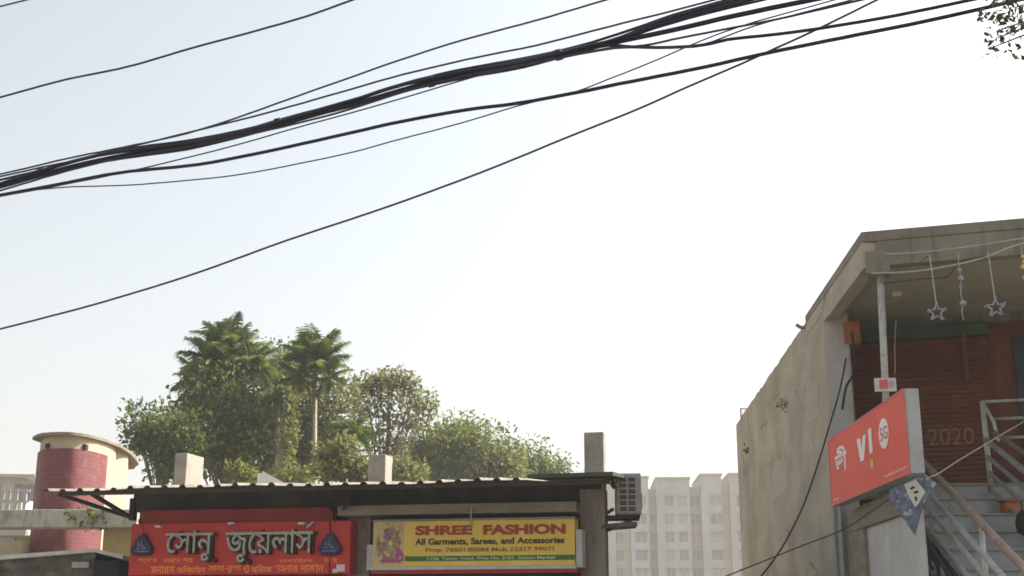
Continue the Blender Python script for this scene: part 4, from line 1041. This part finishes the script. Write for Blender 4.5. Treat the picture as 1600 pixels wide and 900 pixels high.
wire([(0, 276), (62, 262), (120, 250), (193, 232), (286, 209), (396, 182), (550, 139), (612, 121), (747, 89), (837, 71), (950, 42), (1050, 17), (1115, 0)], .0095, M['cable_grey'], 'thin dark cable running just above the thick bundle all the way', dd=-.1)
wire([(0, 281), (80, 262), (160, 241), (240, 230), (300, 222), (330, 219), (420, 192), (550, 156), (640, 129), (725, 108), (819, 91), (900, 73), (990, 45), (1050, 24), (1135, 0)], .013, M['cable'], 'black cable hugging the top of the thick bundle', dd=.15)
wire([(0, 307), (86, 291), (186, 271), (293, 246), (379, 224), (465, 199), (550, 176), (640, 150), (760, 115), (900, 86), (960, 76), (1090, 71), (1180, 40), (1300, 8)], .007, M['cable_grey'], 'fine grey cable slung below the thick bundle until it joins it', dd=-.2)
wire([(0, 305), (86, 289), (186, 270), (310, 257), (396, 241), (550, 207), (612, 193), (725, 172), (811, 161), (894, 146), (987, 127), (1100, 105), (1198, 83), (1291, 64), (1422, 38), (1532, 14), (1600, -2)], .0165, M['cable'], 'second thickest black cable, running alone beneath the bundle to the leafy branch', dd=-.3)
wire([(0, 306), (55, 297), (110, 292), (186, 290), (293, 282), (379, 272), (465, 256), (550, 238), (612, 221), (725, 191), (811, 165), (856, 154), (897, 144), (950, 124), (1025, 94), (1100, 62), (1157, 41), (1260, 12)], .0068, M['cable_grey'], 'finest sagging wire that crosses the second thickest cable halfway', dd=.3)
wire([(0, 514), (75, 495), (150, 475), (300, 429), (450, 375), (600, 325), (750, 270), (900, 209), (1000, 169), (1076, 135), (1153, 102), (1215, 74), (1270, 49), (1370, 0)], .0105, M['cable_grey'], 'lone lowest wire dropping diagonally towards the maroon tower', dd=.6, j=.6)
wire([(0, 152), (100, 125), (200, 104), (300, 75), (400, 48), (480, 25), (550, 0)], .0115, M['cable_grey'], 'lone upper wire high above the thick bundle', dd=.4)
wire([(0, 10), (40, 0), (90, -13)], .0095, M['cable_grey'], 'topmost short stretch of wire in the corner of the sky', dd=.5)

# cables at the concrete building
cord('dropping_cable', [(1322, 560, 18.6), (1312, 610, 18.4), (1296, 665, 18.2), (1278, 725, 18), (1255, 790, 17.6), (1225, 850, 17.1), (1195, 893, 16.6), (1165, 925, 16.2), (1090, 985, 15)], .012, M['cable'], 'black cable drooping from the grey pillar past the red phone sign', 'cable', 'service cables on the concrete building')
cord('service_wire', [(1040, 935, 15.6), (1130, 902, 16), (1200, 874, 16.4), (1260, 850, 16.8), (1320, 826, 16.6), (1380, 786, 15.2), (1400, 774, 14.9)], .0085, M['cable_grey'], 'thin grey wire rising across the foot of the blank wall to the phone sign', 'wire', 'service cables on the concrete building')
cord('tie_wire', [(1440, 747, 14.5), (1462, 742, 14.6), (1500, 718, 15.2), (1560, 682, 16), (1610, 652, 16.6), (1690, 600, 17.4), (1790, 520, 18.2)], .009, M['cable_pale'], 'pale taut wire from the phone sign up across the red shutter', 'wire', 'service cables on the concrete building')
cord('conduit_loop', [(1331, 520, 18.7), (1334, 545, 18.65), (1338, 575, 18.6), (1331, 590, 18.55), (1322, 605, 18.5), (1316, 640, 18.5)], .018, M['cable'], 'dark loop of cable beside the orange block at the top of the grey pillar', 'cable', 'service cables on the concrete building')
cord('hanging_flex', [(1400, 500, 18.7), (1398, 540, 18.7), (1399, 585, 18.7)], .008, M['cord'], 'short pale flex hanging in front of the red shutter', 'cord')

# ------------------------------------------------------------------ trees
def clump_tree(name, label, Y, blobs, leaf, nleaf, size, trunk_u, group='trees behind the shops', depth_k=1.0, trunk_r=.18, clump=.5, asp=.5, fill=1.0, bark='bark', trunk_top=None):
    """crown of leaf clumps inside the blobs (u, v, radius in photo pixels at depth Y); limbs run out to the clumps"""
    px = Y / F_PX
    base = at(trunk_u, 900, Y); base.z = 0
    t = thing(name, label, 'tree', base, group)
    cl = []
    for (u, v, ru, rv, k) in blobs:
        c = at(u, v, Y + random.uniform(-.4, .4))
        for i in range(k):
            d = Vector(rng.normal(size=3)).normalized() * (random.random() ** .45)
            cl.append((c + Vector((d.x * ru * px, d.y * (ru + rv) * .5 * px * depth_k, d.z * rv * px)), d, min(ru, rv) * px))
    mbv, mbf = [], []
    for c, d, rad in cl:
        cr = clump * (.55 + .8 * random.random())
        k = max(6, int(nleaf * 2.0 * fill * (.6 + .8 * random.random())))
        sub = leaves(k, lambda: ((lambda q: (c + Vector((q[0], q[1], q[2] * .8)) * cr * .55, (d * .7 + Vector(q) * .5)))(np.clip(rng.normal(size=3), -1.35, 1.35))), size, asp)
        o_ = len(mbv); mbv += sub.v; mbf += [tuple(i + o_ for i in f) for f in sub.f]
    m_ = MB(); m_.v, m_.f = mbv, mbf
    build('crown', m_, M[leaf], t)
    lo = min(c.z for c, _, _ in cl); hi = max(c.z for c, _, _ in cl)
    tt = lo + (hi - lo) * .55
    tb_ = MB(); top = Vector((sum(c.x for c, _, _ in cl) / len(cl), Y, tt))
    pts = [base, base.lerp(top, .4) + Vector((.1, 0, 0)), base.lerp(top, .75) + Vector((-.08, .05, 0)), top]
    tb_.tube(pts, [trunk_r * 1.25, trunk_r, trunk_r * .75, trunk_r * .4], 9)
    for c, d, rad in random.sample(cl, min(len(cl), 26)):
        f = random.uniform(.35, .95); s_ = base.lerp(top, f) if f > .6 else base.lerp(top, max(f, .55))
        mid = s_.lerp(c, .5) + Vector((0, 0, .15))
        tb_.tube([s_, mid, c], [trunk_r * .32, trunk_r * .2, .012], 6)
    build('trunk', tb_, M[bark], t, smooth=True)
    return t
def palm(name, label, Y, u, v, r_px, n=18, up=.5, leaf='leaf_palm', trunk_u=None, trunk_r=.12, group='palms behind the shops', droop=1.0, leaflet=.42, dens=24, lo=-15, extra=()):
    px = Y / F_PX; c = at(u, v, Y); r = r_px * px
    base = at(trunk_u or u, 900, Y); base.z = 0
    t = thing(name, label, 'palm tree', base, group)
    V = []; Fc = []; rach = MB()
    def frond(c, az, el, L_, dr):
        h = Vector((math.cos(az), math.sin(az), 0)); p = Vector(c); pts = [p.copy()]; e = el
        for k in range(dens):
            d = h * math.cos(e) + Vector((0, 0, 1)) * math.sin(e)
            p = p + d * L_ / dens; pts.append(p.copy()); e -= dr / dens
            side = d.cross(Vector((0, 0, 1))); side = side.normalized() if side.length > 1e-3 else Vector((1, 0, 0))
            f = k / dens; ll = leaflet * L_ * (math.sin(math.pi * min(1, .12 + f * .86)) ** .6) * (.85 + .3 * random.random())
            if f < .1: continue
            for s_ in (-1, 1):
                for rep in (0, 1):
                    dd = (side * s_ * (.95 + .3 * rep) + d * .75 + Vector((0, 0, -.45 + .55 * rep + random.uniform(-.25, .25)))).normalized()
                    a = dd.cross(d); a = a.normalized() * ll * .055 if a.length > 1e-3 else Vector((0, 0, .01))
                    k0 = len(V); q = p
                    V.extend([q - a * .6, q + dd * ll * .45 - a + Vector((0, 0, .02)), q + dd * ll + Vector((0, 0, -ll * .22)), q + dd * ll * .45 + a, q + a * .6])
                    Fc.append((k0, k0 + 1, k0 + 2, k0 + 3, k0 + 4))
        rach.tube(pts[::3] + [pts[-1]], [.03 * (1 - .9 * i / len(pts[::3])) + .004 for i in range(len(pts[::3]) + 1)], 5)
    for i in range(n):
        el = R(lo) + (R(88) - R(lo)) * ((i + .5) / n) ** (1 / (1 + up)) + random.uniform(-.1, .1)
        frond(c, i * 2.39996 + random.uniform(-.2, .2), el, r * random.uniform(.85, 1.15), droop * random.uniform(.7, 1.3))
    for (eu, ev, er, en) in extra:
        ce = at(eu, ev, Y - .4)
        for i in range(en): frond(ce, i * 2.39996, R(-50) + R(130) * (i + .5) / en, er * px * random.uniform(.85, 1.15), droop)
    m_ = MB(); m_.v = [tuple(q) for q in V]; m_.f = Fc
    cr_ = build('crown', m_, M[leaf], t)
    build('midrib', rach, M['leaf_mid'], cr_)
    tk = MB(); tk.tube([base, base.lerp(c, .5) + Vector((.05, 0, 0)), c], [trunk_r * 1.2, trunk_r, trunk_r * .8], 10); build('trunk', tk, M['palm_bark'], t, smooth=True)
    return t

palm('palm_tree', 'tall bushy palm with upswept fronds topping the densest broadleaf tree', 44, 350, 575, 78, 40, 1.0, trunk_u=352, droop=.7, leaflet=.34, lo=-45, extra=((318, 598, 56, 20), (392, 570, 50, 18), (350, 535, 52, 20)))
palm('palm_tree', 'slender palm with spiky crown on a thin pale trunk', 43, 492, 572, 62, 30, 1.6, trunk_u=490, trunk_r=.10, droop=.7, leaflet=.34, lo=-35, extra=((470, 590, 42, 12), (512, 592, 40, 12)))
palm('palm_tree', 'short palm with low drooping fronds beside the airy tree', 40, 549, 682, 46, 18, .5, trunk_u=550, droop=1.6, leaflet=.38)
clump_tree('broadleaf_tree', 'densest broadleaf tree standing beneath the bushy palm', 43, [(366, 655, 68, 50, 50), (350, 615, 40, 20, 12), (385, 700, 62, 50, 42), (318, 690, 40, 50, 22), (420, 660, 32, 40, 16)], 'leaf_mid', 80, .175, 370, trunk_r=.24, clump=.95)
clump_tree('broadleaf_tree', 'small dark lopsided tree peeping out beside the maroon tower', 40, [(246, 684, 28, 15, 12), (220, 682, 13, 10, 4), (262, 722, 20, 20, 9), (286, 695, 16, 36, 10), (232, 658, 11, 8, 4), (264, 660, 10, 7, 3)], 'leaf_dark', 70, 0.170, 268, trunk_r=.14, clump=.7)
clump_tree('broadleaf_tree', 'brownish green tangled tree around the thin palm trunk', 47, [(455, 660, 50, 60, 34), (500, 690, 50, 50, 30), (448, 590, 22, 34, 12), (520, 640, 32, 44, 18), (440, 720, 60, 30, 26)], 'leaf_olive', 75, 0.163, 470, trunk_r=.16, clump=.85, fill=.8)
clump_tree('broadleaf_tree', 'dark leafy tree between the two taller palms', 52, [(440, 590, 30, 34, 16), (430, 560, 18, 14, 6), (468, 570, 26, 20, 10)], 'leaf_dark', 75, 0.177, 445, trunk_r=.16, clump=.85)
clump_tree('broadleaf_tree', 'airy tree with sparse tufts and sky showing through its crown', 50, [(575, 600, 20, 14, 6), (600, 592, 30, 12, 9), (635, 604, 26, 14, 9), (658, 630, 14, 20, 7), (620, 640, 40, 26, 7), (645, 662, 24, 16, 6), (590, 660, 30, 40, 8), (600, 705, 36, 24, 10), (560, 620, 16, 30, 6)], 'leaf_olive', 40, 0.177, 592, trunk_r=.12, clump=.55, fill=.9)
clump_tree('broadleaf_tree', 'broad rounded hazy tree rising over the yellow fashion sign', 62, [(705, 705, 62, 30, 44), (675, 725, 40, 26, 22), (745, 715, 46, 28, 28), (712, 680, 22, 14, 8), (780, 732, 30, 18, 12), (725, 745, 80, 18, 34)], 'leaf_mid', 90, 0.204, 710, trunk_r=.25, clump=1.2, fill=.9)
clump_tree('broadleaf_tree', 'low hazy tree at the end of the treeline by the tallest roof stub', 70, [(822, 720, 24, 16, 12), (850, 732, 28, 12, 12), (800, 735, 26, 16, 10), (870, 742, 14, 8, 4)], 'leaf_mid', 80, 0.218, 825, trunk_r=.2, clump=1.15, fill=.8)
clump_tree('bush', 'sunny yellow green bush low behind the awning by the white hut', 36, [(376, 745, 12, 9, 3), (455, 748, 20, 7, 4)], 'leaf_yellow', 60, .17, 430, group='bushes behind the shops', trunk_r=.06, clump=.5)
clump_tree('bush', 'sunny yellow green shrub top catching light beside the densest tree', 41.5, [(440, 622, 13, 10, 5), (424, 632, 10, 9, 3)], 'leaf_yellow', 60, .2, 430, group='bushes behind the shops', trunk_r=.06, clump=.5)
clump_tree('bush', 'leafy green bush between the short palm and the roof stub', 37, [(545, 732, 36, 18, 11), (605, 742, 24, 10, 5), (522, 706, 20, 22, 6), (640, 742, 20, 10, 4)], 'leaf_olive', 60, .19, 560, group='bushes behind the shops', trunk_r=.06, clump=.55)

# street tree whose branch dips into the sky corner
nt_base = at(2150, 900, 8.6); nt_base.z = 0
ntree = thing('street_tree', 'leafy branch of a nearby street tree drooping against the bright sky', 'tree', nt_base)
tips = [(1550, 10), (1568, 22), (1585, 12), (1545, 26), (1560, 48), (1575, 42), (1590, 40), (1556, 60), (1551, 74), (1600, 20), (1612, 36), (1575, 0), (1600, 4), (1625, 15), (1640, 40), (1640, -20), (1600, -30), (1660, -40), (1680, 10), (1700, -30), (1730, -60), (1760, -20), (1720, 30), (1780, -80), (1820, -40), (1690, -90), (1750, -120), (1840, -100), (1800, 20), (1900, -60), (1960, 10), (2000, -90), (2060, -20), (2100, -130), (2160, -60), (2220, 0), (2260, -90), (1900, -130), (2020, 40), (2180, 40)]
lv = MB()
for (u, v) in tips:
    c = at(u, v, 8.0 + random.uniform(-.25, .25)); k = 15 if u < 1620 else 60; s_ = .05 if u < 1620 else .16
    if (u, v) == (1551, 74): k, s_ = 4, .012
    sub = leaves(k, lambda: (c + Vector(rng.normal(size=3)) * s_, Vector((-.2, 0, -.3))), .056, .55)
    lv.add(sub.v, sub.f)
build('crown', lv, M['leaf_near'], ntree)
tk = MB(); cr = at(2100, -60, 8.5)
tk.tube([nt_base, nt_base.lerp(cr, .5) + Vector((.06, 0, 0)), cr], [.16, .12, .07], 10)
for (u, v) in tips[::2] + [(1556, 60)]:
    c = at(u, v, 8.0); tk.tube([nt_base.lerp(cr, random.uniform(.85, 1)), at((u + 2060) / 2, v * .6 - 70, 8.2), c], [.03, .016, .004], 6)
build('trunk', tk, M['bark'], ntree, smooth=True)

# ------------------------------------------------------------------ light
SUN_AZ, SUN_EL = R(60), R(40)
sd = Vector((math.sin(SUN_AZ) * math.cos(SUN_EL), math.cos(SUN_AZ) * math.cos(SUN_EL), math.sin(SUN_EL)))
sl = bpy.data.lights.new('sun', 'SUN'); sl.energy = 4.4; sl.angle = R(.6); sl.color = (1, .92, .8)
so = bpy.data.objects.new('sun', sl); C.objects.link(so); so.rotation_euler = (-sd).to_track_quat('-Z', 'Y').to_euler(); so.location = sd * 60
wd = bpy.data.worlds.new('World'); SC.world = wd; wd.use_nodes = True
N, L = wd.node_tree.nodes, wd.node_tree.links
bg = N['Background']; sky = N.new('ShaderNodeTexSky'); sky.sky_type = 'NISHITA'; sky.sun_disc = False
sky.sun_elevation, sky.sun_rotation = SUN_EL, SUN_AZ
sky.dust_density, sky.air_density, sky.ozone_density = 4.2, 1.2, 1.6
hs = N.new('ShaderNodeHueSaturation'); hs.inputs['Saturation'].default_value = .42; hs.inputs['Hue'].default_value = .482
L.new(sky.outputs[0], hs.inputs['Color']); L.new(hs.outputs[0], bg.inputs['Color']); bg.inputs['Strength'].default_value = .084

# haze
HAZE = True
if HAZE:
    mb = MB(); mb.box(-850, 850, -250, 900, -1, 60)
    hz = build('haze', mb, M['ground']); hz['kind'] = 'stuff'
    hm = bpy.data.materials.new('haze_air'); hm.use_nodes = True
    for k in list(hm.node_tree.nodes): hm.node_tree.nodes.remove(k)
    ho = hm.node_tree.nodes.new('ShaderNodeOutputMaterial'); hv = hm.node_tree.nodes.new('ShaderNodeVolumePrincipled')
    hv.inputs['Color'].default_value = (.93, .95, .97, 1); hv.inputs['Density'].default_value = .0008; hv.inputs['Anisotropy'].default_value = 0.0
    hm.node_tree.links.new(hv.outputs[0], ho.inputs['Volume'])
    hz.data.materials.clear(); hz.data.materials.append(hm)

# ------------------------------------------------------------------ render settings
SC.view_settings.view_transform = 'Standard'; SC.view_settings.look = 'None'
SC.view_settings.exposure = 1.32; SC.view_settings.gamma = 1
SC.cycles.use_denoising = True
SC.cycles.max_bounces = 6; SC.cycles.volume_bounces = 1
SC.cycles.sample_clamp_indirect = 6
SC.cycles.filter_width = 1.7
